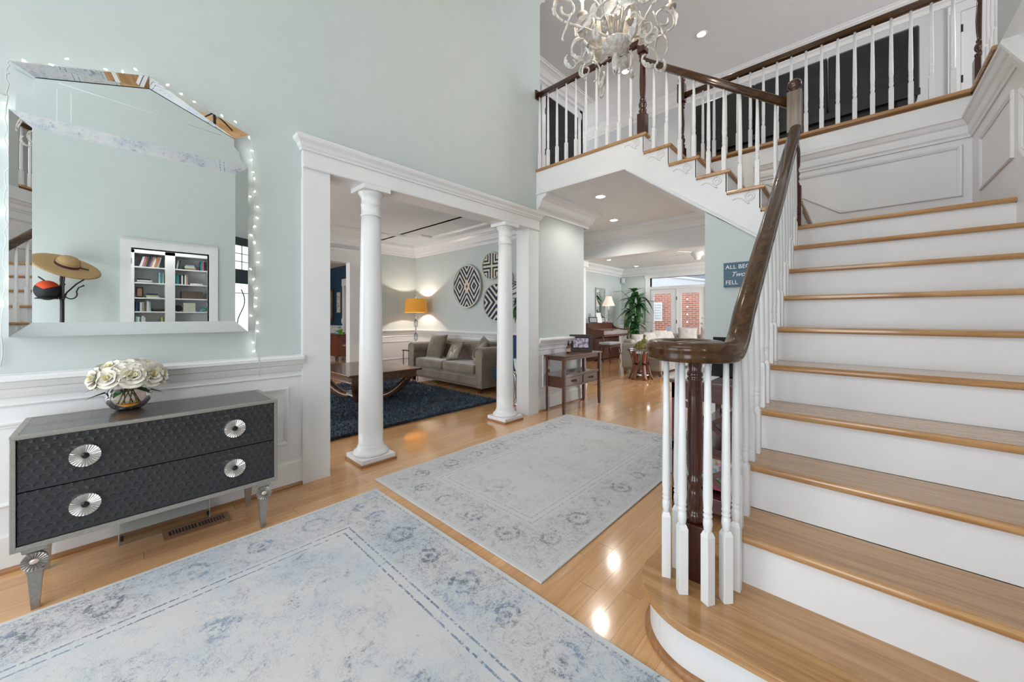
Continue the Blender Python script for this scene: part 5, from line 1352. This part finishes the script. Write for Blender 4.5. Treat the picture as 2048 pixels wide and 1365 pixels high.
rt = thing('round_side_table', 'round wooden side table with curved legs in the dining room opening', 'table', (-7.86, 3.52, 0))
MB().lathe([(0, .58), (.26, .58), (.28, .595), (.27, .612), (0, .615)], seg=40).build('tabletop', WALNUT, rt)
MB().lathe([(.20, .52), (.21, .58)], seg=32, cap=False).lathe([(.18, .52), (.19, .58)], seg=32, cap=False).build('apron', WALNUT, rt)
for k in range(4):
    a = k*PI/2+.5; MB().tube([((.19-.10*math.sin(u*PI)+.02*u)*math.cos(a), (.19-.10*math.sin(u*PI)+.02*u)*math.sin(a), .53*(1-u)) for u in [i/10 for i in range(11)]], .015, 8).build('leg', WALNUT, rt)
tag(MB().lathe([(0, 0), (.12, 0), (.125, .02), (.125, .34), (.115, .36), (0, .36)], (-7.88, 3.50, .001), 28).build('tan_drum', mat('tan_parchment', (.50, .34, .18), .7)), 'tan drum standing on the floor under the round wooden table', 'drum')
vs = thing('black_round_vase', 'round black vase with a slim neck on the round wooden table', 'vase', (-7.80, 3.52, .616))
MB().lathe([(0, 0), (.06, .0), (.12, .05), (.14, .12), (.12, .19), (.05, .235), (.02, .25), (.015, .30), (.05, .31), (.05, .32), (0, .322)], seg=32).build('body', mat('charcoal_ceramic', (.03, .03, .035), .25, coat=.3), vs)
MB().tube([(0, 0, .31), (0, 0, .60), (.005, 0, .95)], [.006, .005, .004], 6).build('stalk', BLACK, vs)
wa = thing('narrow_wall_art', 'tall narrow cream picture on the navy wall beside the doorway', 'picture', (-11.62, 4.69, 1.33))
MB().box(-.12, .12, -.02, .004, 0, .62, .003).build('frame', mat('cream_frame', (.62, .55, .48), .5), wa)
MB().box(-.07, .07, -.026, -.019, .06, .56).build('print', mat('cream_print', rough=.6, fn=lambda n, b: n.put(b.inputs['Base Color'], n.mix(n.ss(n.noise(n.coord(), 12, 4), .5, .6), (.70, .64, .56), (.2, .14, .1)))), wa)
wb_ = thing('dark_wall_art', 'dark framed picture on the navy wall at the edge of the near pilaster', 'picture', (-12.16, 4.69, 1.05))
MB().box(-.16, .16, -.03, .004, 0, 1.05, .004).build('frame', mat('dark_carved_frame', (.05, .04, .035), .4), wb_)
MB().box(-.09, .09, -.036, -.029, .1, .95).build('print', mat('patterned_print', rough=.6, fn=lambda n, b: n.put(b.inputs['Base Color'], n.mix(n.ss(n.voro(n.coord(), 22), .2, .4), (.05, .04, .04), (.28, .22, .16)))), wb_)
tag(MB().box(-11.42, -11.36, 4.68, 4.695, 1.0, 1.15, .002).build('light_switch', WHITE), 'white light switch plate on the navy wall by the door casing', 'light switch')
# ================================================================= FAMILY ROOM
GREY = mat('grey_taupe_leather', rough=.45, fn=f_velvet((.27, .235, .205), (.36, .32, .285), 4))
GREYL = mat('light_taupe_fabric', rough=.6, fn=f_velvet((.36, .32, .29), (.50, .46, .42), 5))
s2 = thing('sectional_sofa', 'grey-taupe leather sectional sofa in the family room, its rounded arm toward the hall', 'sofa', (-3.2, 7.3, 0))
b = MB(); b.box(-.45, .42, .02, .20, .10, .645, .06, 4); b.build('armrest', GREY, s2)
b = MB(); b.box(-.45, -.24, .10, 3.0, .10, .72, .05, 3); b.build('backrest', GREY, s2)
MB().box(-.26, .42, .18, 3.0, .10, .30, .02).build('seat_base', GREY, s2)
for k in range(3): MB().box(-.24, .44, .20+k*.93, 1.12+k*.93, .30, .46, .05, 3).build('seat_cushion', GREYL, s2)
MB().box(-.45, 2.4, 2.8, 3.05, .10, .76, .05, 3).build('far_backrest', GREY, s2)
MB().box(.42, 2.4, 2.1, 2.85, .10, .45, .05, 3).build('far_seat', GREYL, s2)
for x, y in ((-.38, .08), (.36, .08), (-.38, 2.9), (2.3, 2.9)): MB().lathe([(.025, 0), (.04, .11)], (x, y, 0), 12).build('leg', WALNUT, s2)
for k, (x, y, z, rz_, sc) in enumerate(((-3.42, 7.75, .66, 70, .42), (-3.40, 8.25, .68, 78, .44), (-3.36, 8.75, .70, 62, .46), (-3.38, 9.3, .68, 80, .44), (-3.1, 9.85, .74, 20, .46), (-2.6, 9.95, .76, 6, .46), (-2.05, 9.95, .76, -4, .46), (-1.55, 9.95, .76, 4, .44))):
    pillow('sofa_pillow', ('nearest', 'second', 'third', 'fourth', 'corner', 'sixth', 'seventh', 'last')[k]+' loose back pillow along the grey sectional sofa, counted from its near arm', (x, y, z), sc, sc*.85, GREYL, -20, rz_, .17, grp='back pillows of the sectional sofa')
dt = thing('drum_table', 'round glass-topped side table with curved reddish wood legs before the sectional sofa', 'side table', (-3.04, 6.93, 0))
MB().lathe([(0, .555), (.275, .555), (.28, .560), (.275, .566), (0, .566)], seg=48).build('glass_top', GLASS, dt)
MB().lathe([(.20, .50), (.20, .545)], seg=40, cap=False).lathe([(.19, .50), (.19, .545)], seg=40, cap=False).lathe([(.17, .08), (.17, .10), (0, .10), (0, .08)], seg=32).build('chrome_band', CHROME, dt)
for k in range(6):
    a = k*PI/3+.25
    b = MB(); b.rail([((.215-.085*math.sin(u*PI*.95)+.02*u)*math.cos(a), (.215-.085*math.sin(u*PI*.95)+.02*u)*math.sin(a), .55*(1-u)) for u in [i/12 for i in range(13)]], [(-.04, -.012), (.04, -.012), (.04, .012), (-.04, .012)]); b.build('leg', mat('reddish_wood', rough=.3, fn=wood((.12, .035, .018), (.20, .07, .035), 2)), dt)
bn = thing('moss_rabbit', 'moss-covered rabbit figure sitting on the round glass side table', 'figurine', (-3.02, 6.90, .567))
MOSS = mat('moss', rough=.95, fn=lambda n, b: (n.put(b.inputs['Base Color'], n.mix(n.ss(n.noise(n.coord(), 30, 4), .4, .6), (.13, .13, .03), (.30, .25, .09))), bump(n, b, n.noise(n.coord(), 90, 3), 1, .01)))
b = MB(); b.ball((0, 0, .085), .09, (1.15, .8, .95)); b.ball((-.05, 0, .07), .07, (1, .9, 1)); b.ball((.06, 0, .165), .055, (1.1, .85, .95)); b.ball((.09, 0, .05), .04, (1, .8, 1.2)); b.ball((-.13, 0, .05), .025)
b.ball((.045, .018, .245), .018, (.9, .6, 3.0)); b.ball((.075, -.018, .245), .018, (.9, .6, 3.0), rot=RY(12)); b.build('body', MOSS, bn)
# piano
PI_W = mat('piano_wood', rough=.3, coat=.2, fn=wood((.085, .030, .018), (.15, .06, .035), 2))
pn_ = thing('piano', 'brown upright piano against the left wall of the family room', 'piano', (-5.3, 8.8, 0))
side = [(-.28, 0), (-.28, 1.02), (-.10, 1.02), (-.04, .93), (.08, .87), (.42, .84), (.42, .66), (.12, .62), (.12, 0)]
for y in (0, 1.44): MB().prism(side, 'Y', y, y+.035, .003).build('side_panel', PI_W, pn_)
MB().box(-.28, -.08, .035, 1.44, .02, 1.0).box(-.08, .12, .035, 1.44, .02, .60).build('case', PI_W, pn_)
MB().box(-.30, -.06, -.01, 1.485, 1.0, 1.025, .004).build('lid', PI_W, pn_)
MB().box(-.06, .43, .035, 1.44, .66, .72).build('key_bed', PI_W, pn_)
MB().prism([(.0, .86), (.41, .815), (.41, .72), (.38, .72), (.38, .80), (0, .84)], 'Y', .036, 1.439).build('fallboard', mat('glossy_fallboard', rough=.12, coat=.5, fn=wood((.30, .27, .26), (.42, .40, .39), 1)), pn_)
for y in (.02, 1.45): MB().tube([(.40, y, .66), (.41, y, .35), (.38, y, .12), (.41, y, .0)], [.025, .022, .015, .02], 8).build('leg', PI_W, pn_)
bs = thing('piano_bench', 'low padded bench with curved legs tucked at the piano', 'bench', (-4.80, 9.0, 0))
MB().box(-.17, .17, -.30, .30, .46, .53, .025, 3).build('cushion', mat('pale_blue_cushion', (.45, .50, .52), .6), bs)
MB().box(-.16, .16, -.29, .29, .40, .46).build('apron', MAHOG, bs)
for x in (-.14, .14):
    for y in (-.26, .26): MB().tube([(x, y, .42), (x*1.15, y*1.03, .3), (x*.95, y, .12), (x*1.15, y*1.04, 0)], [.02, .016, .010, .012], 8).build('leg', MAHOG, bs)
for i, (y, lab, mm) in enumerate(((9.10, 'dark patterned frame standing at the left of the piano top', 'striped_print'), (9.55, 'second dark patterned frame standing on the piano', 'striped_print'))):
    g = thing('picture_frame', lab, 'picture frame', (-5.36, y, 1.026), math.radians(65))
    MB().box(-.14, .14, -.008, .008, 0, .17, .003, rot=RX(-12)).build('frame', BLACK, g)
    MB().box(-.11, .11, -.0105, -.0075, .025, .145, rot=RX(-12)).build('print', mat(mm, rough=.4, fn=lambda n, b: n.put(b.inputs['Base Color'], n.mix(n.math('SINE', n.xyz()[0]*160).gt(0), (.6, .62, .6), (.05, .07, .07)))), g)
tag(MB().box(-.075, .075, -.002, .002, 0, .30, rot=RX(-18)).build('sheet_music', mat('sheet_white', (.85, .85, .85), .6)), 'upright sheet of white music paper on the piano', 'paper').location = (-5.30, 9.35, 1.03)
bpy.data.objects['sheet_music'].rotation_euler = (0, 0, math.radians(60))
l2 = thing('table_lamp', 'table lamp with a pleated cream shade and iron scroll stem on the piano', 'lamp', (-5.40, 10.04, 1.026))
CRSH = mat('cream_shade', fn=f_shade((.78, .66, .55), .55), rough=.7)
MB().lathe([(.185, .50), (.12, .66), (.085, .78)], seg=40, rib=.02, ribn=10, cap=False).lathe([(.183, .50), (.118, .66), (.083, .78)], seg=40, rib=.02, ribn=10, cap=False).build('lamp_shade', CRSH, l2)
b = MB(); b.lathe([(0, 0), (.07, 0), (.075, .015), (.02, .03), (.012, .05), (.012, .50)], seg=20)
for s in (-1, 1): b.tube([(s*(.02+.05*math.sin(u*PI*2)), 0, .08+.34*u) for u in [i/16 for i in range(17)]], .006, 6)
b.build('scroll_stem', mat('pewter', (.22, .22, .21), .4, metal=.7), l2)
point('table_lamp_light', (-5.40, 10.04, 1.70), 3.5, (1, .88, .72), .04)
wm = thing('narrow_wall_mirror', 'narrow grey-framed mirror on the wall above the piano', 'mirror', (-5.668, 10.0, 1.12))
b = MB(); b.box(0, .03, -.29, -.24, 0, .95, .004); b.box(0, .03, .24, .29, 0, .95, .004); b.box(0, .03, -.24, .24, 0, .05, .004); b.box(0, .03, -.24, .24, .90, .95, .004); b.build('frame', mat('grey_beaded_frame', rough=.4, fn=lambda n, b: n.put(b.inputs['Base Color'], n.mix(n.ss(n.voro(n.coord(), 30), .2, .5), (.10, .13, .13), (.35, .38, .38)))), wm)
MB().box(.0, .012, -.24, .24, .05, .90).build('glass', MIRROR, wm)
p2 = thing('tall_houseplant', 'tall leafy green houseplant beside the piano in the family room corner', 'plant', (-4.90, 10.72, 0))
MB().lathe([(0, 0), (.15, 0), (.19, .35), (.18, .36), (0, .33)], seg=28).build('pot', mat('brown_pot', (.10, .06, .04), .5), p2)
b = MB()
for dx, dy in ((.0, .0), (.08, .05), (-.06, -.04)): b.tube([(dx*.3, dy*.3, .3), (dx, dy, 1.0), (dx*2.4, dy*2, 1.75)], [.02, .016, .008], 7)
b.build('stem', mat('green_cane', (.13, .15, .05), .6), p2)
GL2 = mat('corn_plant_leaf', rough=.3, fn=lambda n, b: n.put(b.inputs['Base Color'], n.mix(n.noise(n.coord(), 5, 3), (.015, .075, .022), (.09, .24, .075))))
foliage(p2, [(0, 0, 1.95), (.15, .1, 1.80), (-.05, -.05, 1.72), (.05, .02, 1.55), (-.12, -.08, 1.38), (.08, 0, 1.25), (0, 0, 1.08), (.12, -.1, .98), (.1, -.15, .80), (.2, -.1, 1.6)], .36, .13, GL2, 'leaf_cluster', 8, 1.1, 9)
MB().tube([(-5.0, 10.6, 1.75), (-5.2, 10.5, 1.98), (-5.42, 10.4, 1.96)], .008, 5).build('drooping_stem', MATS['green_cane'], p2, world=True)
tag(MB().box(-5.62, -5.52, 11.30, 11.36, 2.30, 2.46, .01).build('motion_sensor', WHITE), 'small white motion sensor high in the family room corner', 'sensor')
fn_ = thing('ceiling_fan', 'white ceiling fan half hidden behind the wall in the family room', 'ceiling fan', (-2.5, 8.55, 2.74))
MB().lathe([(.07, 0), (.06, -.03), (.02, -.04), (.02, -.10), (.09, -.11), (.13, -.15), (.13, -.20), (.08, -.24), (.06, -.30), (0, -.32)], seg=32).build('motor', WHITE, fn_)
for k in range(5):
    a = k*2*PI/5+.35; MB().prism([(.16, -.03), (.30, -.06), (.62, -.065), (.65, 0), (.62, .065), (.30, .06), (.16, .03)], 'Z', -.165, -.158).build('blade', WHITE, fn_).rotation_euler = (math.radians(8)*0, 0, a)
MB().box(.0, .18, -.015, .015, -.18, -.165).build('blade_iron', WHITE, fn_)
rg = tag(MB().box(-2.92, -.6, 7.35, 9.6, .0005, .010, .002).build('family_rug', mat('beige_rug', rough=.95, fn=lambda n, b: n.put(b.inputs['Base Color'], n.mix(n.ss(n.noise(n.coord(), 9, 4), .45, .6), (.52, .49, .44), (.40, .37, .34))))), 'beige rug beside the sectional sofa in the family room', 'rug')
tag(MB().ball((0, 0, .09), .10, (1, 1, .95)).build('orange_ball', mat('orange_skin', (.65, .22, .02), .5)), 'orange ball on the beige rug, peeking past the stair newel', 'ball').location = (-2.35, 7.75, .012)
wbx = thing('outdoor_board', 'white board with faint lettering hung on the brick wall outside', 'sign', (-5.61, 14.29, 1.03))
MB().box(-.19, .19, -.03, .0, 0, .73, .004).build('board', mat('weathered_white', (.70, .73, .74), .6), wbx)
b = MB()
for k in range(6): b.tube([(-.15+.016*i, -.033, .62-.10*k+.02*math.sin(i*2.1+k)) for i in range(19)], .006, 4)
b.build('faint_writing', mat('faint_ink', (.45, .48, .48), .8), wbx)
og_ = thing('patio_bench', 'patio furniture seen through the right french door', 'bench', (-4.6, 13.4, -.02))
MB().box(-.4, .4, -.2, .2, .42, .46).build('seat', mat('patio_grey', (.3, .34, .38), .5), og_); MB().box(-.4, -.36, -.2, .2, 0, .42).box(.36, .4, -.2, .2, 0, .42).build('leg', MATS['patio_grey'], og_); MB().box(-.4, .4, .16, .2, .46, .85).build('backrest', MATS['patio_grey'], og_)
st2 = thing('patio_string_lights', 'short string of light bulbs hanging down the brick wall outside', 'string lights', (-4.51, 14.28, 1.75))
MB().tube([(0, -.01, .3), (0, -.01, -1.2)], .004, 4).build('wire', BLACK, st2)
for k in range(5):
    o = MB().ball((0, -.02, .1-.28*k), .022, (1, 1, 1), 2).build('bulb', mat('patio_bulb', (1, 1, 1), .3, emit=(1, .95, .85), es=6, fn=lambda n, b: None), st2)

# ================================================================= LIBRARY BOOKCASE (seen in the mirror)
bx0 = 1.10
bc = thing('bookcase', 'white built-in bookcase of two bays reflected in the wall mirror', 'bookcase', (bx0, .56, 0))
b = MB(); b.box(bx0, bx0+.27, .10, .175, 0, 2.35); b.box(bx0, bx0+.27, .468, .57, 0, 2.35); b.box(bx0, bx0+.27, .926, 1.05, 0, 2.35); b.box(bx0+.255, bx0+.27, .1, 1.05, 0, 2.35); b.box(bx0, bx0+.27, .1, 1.05, 2.04, 2.35)
b.build('carcass', WHITE, bc, world=True)
SH = (1.865, 1.655, 1.455, 1.272, 1.07, .86)
for z in SH:
    for y0, y1 in ((.175, .468), (.57, .926)): MB().box(bx0+.004, bx0+.255, y0, y1, z-.016, z).build('shelf', WHITE, bc, world=True)
tag(MB().box(XR+.05, XR+.075, .139, .145, 1.86, 1.93).build('brass_hinge', mat('brass', (.55, .45, .12), .3, metal=.8)), 'brass hinge on the library door jamb, reflected in the mirror', 'hinge')
COLS = {'black': (.02, .02, .025), 'white': (.72, .72, .70), 'navy': (.02, .04, .12), 'teal': (.04, .22, .24), 'purple': (.16, .06, .22), 'pink': (.5, .14, .25), 'olive': (.16, .15, .05), 'tan': (.42, .28, .17), 'orange': (.5, .17, .06), 'grey': (.3, .32, .33), 'aqua': (.35, .55, .58), 'yellow': (.6, .5, .2), 'brown': (.14, .08, .05), 'green': (.03, .12, .07)}
BKC = {k: mat('book_'+k, v, .5) for k, v in COLS.items()}
NS = ('top', 'second', 'third', 'fourth', 'fifth')
PG = mat('book_pages', (.75, .72, .64), .8)
def book(y, z, w_, h_, c, lean, lab, flat=False, L=.17):
    if flat: b = MB().box(0, .15, 0, L, 0, w_, .0015)
    else: b = MB().box(0, .15, 0, w_, 0, h_, .0015, rot=RX(lean))
    o = b.build('book', BKC[c]); o.location = (bx0+.03+(.02 if flat else 0), y, z+.0006)
    tag(o, lab, 'book', 'books in the white bookcase'); return o
rndb = random.Random(11)
def row(y, si, bay, cols, lean=0, hmul=1, where='standing'):
    z = SH[si]; n = {}
    for i, c in enumerate(cols):
        w_ = rndb.uniform(.014, .023); h_ = rndb.uniform(.13, .155)*hmul
        book(y+(.002), z+(w_*abs(math.sin(math.radians(lean))) if lean > 0 else 0), w_, h_, c, lean, '%s book, %s from the left, %s on the %s shelf of the %s bay' % (c, ('first', 'second', 'third', 'fourth', 'fifth', 'sixth', 'seventh', 'eighth', 'ninth', 'tenth', 'eleventh', 'twelfth')[i], where, NS[si], bay))
        y += w_/max(.6, math.cos(math.radians(lean)))+.0012
    return y
def stack(y, si, bay, cols, L=.13):
    z = SH[si]
    for i, c in enumerate(cols):
        t = rndb.uniform(.014, .022); book(y+rndb.uniform(0, .012), z, t, 0, c, 0, '%s book lying %s in the flat pile on the %s shelf of the %s bay' % (c, ('lowest', 'second', 'third', 'topmost')[i], NS[si], bay), True, L-.01*i); z += t+.0006
row(.200, 0, 'left', ['black', 'white', 'pink', 'olive', 'black', 'purple', 'tan', 'white', 'orange', 'grey'], -14, 1, 'leaning')
stack(.20, 1, 'left', ['grey', 'white', 'black'], .15); row(.405, 1, 'left', ['aqua', 'teal', 'grey'], 0, 1)
stack(.28, 2, 'left', ['white', 'yellow', 'navy'], .13)
row(.185, 3, 'left', ['navy', 'black', 'white', 'grey', 'brown', 'white', 'aqua'], 0, .9); stack(.345, 3, 'left', ['black', 'brown'], .12)
row(.185, 4, 'left', ['aqua', 'white', 'teal', 'white', 'white'], 0, .95); row(.43, 4, 'left', ['yellow', 'olive'], 0, .9)
row(.578, 0, 'right', ['grey', 'black'], -8, .85); stack(.67, 0, 'right', ['brown', 'tan', 'white', 'aqua'], .13); row(.845, 0, 'right', ['teal', 'pink', 'black'], 0, .9)
row(.580, 1, 'right', ['teal', 'teal', 'black', 'white', 'black', 'white', 'tan'], 0, .95); stack(.725, 1, 'right', ['white'], .14)
pq = thing('small_portrait', 'dark framed portrait on the third shelf of the left bay', 'picture frame', (bx0+.05, .225, SH[2]), math.radians(-90))
MB().box(-.035, .035, -.006, .006, 0, .14, .002).build('frame', BLACK, pq); MB().box(-.022, .022, -.008, -.005, .02, .12).build('photo', mat('portrait', (.35, .18, .12), .4), pq)
tag(MB().box(0, .14, 0, .23, 0, .105, .003).build('wicker_box', mat('ribbed_brown_box', rough=.7, fn=lambda n, b: n.put(b.inputs['Base Color'], n.mix(n.math('SINE', n.xyz()[1]*400).gt(0), (.17, .12, .08), (.10, .07, .05))))), 'brown ribbed box on the third shelf of the right bay', 'box').location = (bx0+.04, .64, SH[2]+.0006)
ck = thing('round_clock', 'small round clock on the fourth shelf of the right bay', 'clock', (bx0+.05, .605, SH[3]+.046))
MB().lathe([(.037, -.01), (.045, -.01), (.045, .01), (.037, .012)], seg=28, rot=RY(-90)).build('case', BLACK, ck); MB().lathe([(0, .005), (.038, .005)], seg=28, rot=RY(-90)).build('dial', mat('cream_dial', (.6, .5, .3), .5), ck)
MB().box(-.008, -.006, -.002, .002, 0, .025).box(-.008, -.006, 0, .018, -.001, .002).build('hand', BLACK, ck)
tag(MB().box(0, .02, 0, .13, 0, .125, .002).build('cream_plaque', mat('cream_plaque', (.62, .62, .5), .6)), 'square cream plaque on the fourth shelf of the right bay', 'plaque').location = (bx0+.05, .66, SH[3]+.0006)
for k in range(2): tag(MB().ball((0, 0, .010), .010, (1, 1, 1), 2).build('blue_bead', mat('blue_glaze', (.03, .12, .35), .2)), 'tiny blue ornament, %s of two, right of the cream plaque' % ('left', 'right')[k], 'ornament', 'tiny blue ornaments').location = (bx0+.05, .808+k*.025, SH[3])
MB_ = MB(); MB_.ball((0, 0, .035), .022, (1, 1.4, 1)); MB_.ball((0, .02, .065), .016); MB_.ball((0, -.02, .02), .02); tag(MB_.build('teal_figurine', mat('teal_glaze', (.12, .32, .33), .2)), 'teal and white figurine at the right end of the fourth shelf', 'figurine').location = (bx0+.06, .88, SH[3]-.001)
tag(MB().box(0, .16, 0, .22, 0, .03, .01).build('black_case', BLACKG), 'flat black case lying on the fifth shelf of the right bay', 'case').location = (bx0+.04, .62, SH[4]+.0006)
# hat stand
hs = thing('hat_stand', 'black iron hat stand by the foyer wall, reflected in the mirror', 'hat stand', (.47, -.385, 0))
b = MB(); b.lathe([(.017, .05), (.017, 1.80), (0, 1.82)], seg=14); b.build('pole', BLACK, hs)
for k in range(4):
    a = k*PI/2+PI/2-.15
    q = [(0.0, 1.34), (.03, 1.46), (.10, 1.56), (.16, 1.62)]
    MB().tube([(r*math.cos(a), r*math.sin(a), z) for r, z in q], .007, 6).build('arm', BLACK, hs)
    cvs = [(.015+.045*(1-math.cos(t))*1.0, 1.45-.055*math.sin(t)) for t in [i/12*PI*1.15 for i in range(13)]] + [(.115, 1.52), (.15, 1.545)]
    o = MB().tube([(r*math.cos(a), r*math.sin(a), z) for r, z in cvs], .006, 6).ball((.15*math.cos(a), .15*math.sin(a), 1.545), .011, (1, 1, 1), 1).build('hook', BLACK, hs)
    MB().tube([(.0, 0, .22), (.12*math.cos(a), .12*math.sin(a), .10), (.20*math.cos(a), .20*math.sin(a), .008)], .010, 8).build('foot', BLACK, hs)
ht = thing('straw_hat', 'wide-brimmed straw sun hat on top of the hat stand, reflected in the mirror', 'hat', (.45, -.35, 1.755)); ht.rotation_euler = (math.radians(-17), math.radians(-30), 0)
STRAW = mat('straw', rough=.85, fn=lambda n, b: (n.put(b.inputs['Base Color'], n.mix(n.math('SINE', n.math('SQRT', n.xyz()[0]*n.xyz()[0]+n.xyz()[1]*n.xyz()[1])*700)*.25+.5, (.34, .21, .09), (.50, .33, .16)))))
MB().lathe([(.0, .105), (.03, .104), (.06, .095), (.082, .07), (.092, .03), (.095, .006), (.12, .002), (.19, .006), (.245, -.004), (.262, -.012), (.245, -.008), (.19, .002), (.12, -.002), (.090, 0)], seg=48, cap=False).build('crown_and_brim', STRAW, ht)
MB().lathe([(.0965, .006), (.096, .030), (.0935, .031)], seg=40, cap=False).build('band', mat('dark_red_band', (.07, .012, .02), .6), ht)
MB().box(-.012, .012, .09, .16, .006, .012, .002).build('band_tail', mat('olive_tail', (.06, .06, .03), .6), ht)
cp = thing('baseball_cap', 'black and orange cap hanging on the hat stand hook, reflected in the mirror', 'cap', (.47, -.485, 1.48))
b = MB(); t = bmesh.new(); bmesh.ops.create_uvsphere(t, u_segments=24, v_segments=14, radius=.095)
for f in t.faces: f.smooth = True
b.merge(t, None, (0, 0, 0))
def f_cap(n, b):
    x, y, z = n.xyz(); n.put(b.inputs['Base Color'], n.mix((z+y*.15+(y+.02).abs()*-.5).gt(.005), (.012, .014, .014), (.62, .07, .02)))
b.build('crown', mat('cap_fabric', fn=f_cap, rough=.7), cp).scale = (1.0, 1.0, 1.1)
MB().lathe([(.0, 0), (.075, -.004), (.088, -.016), (.075, -.010), (0, -.006)], (-.02, 0, -.075), 24).build('brim', mat('cap_black', (.012, .014, .014), .7), cp)
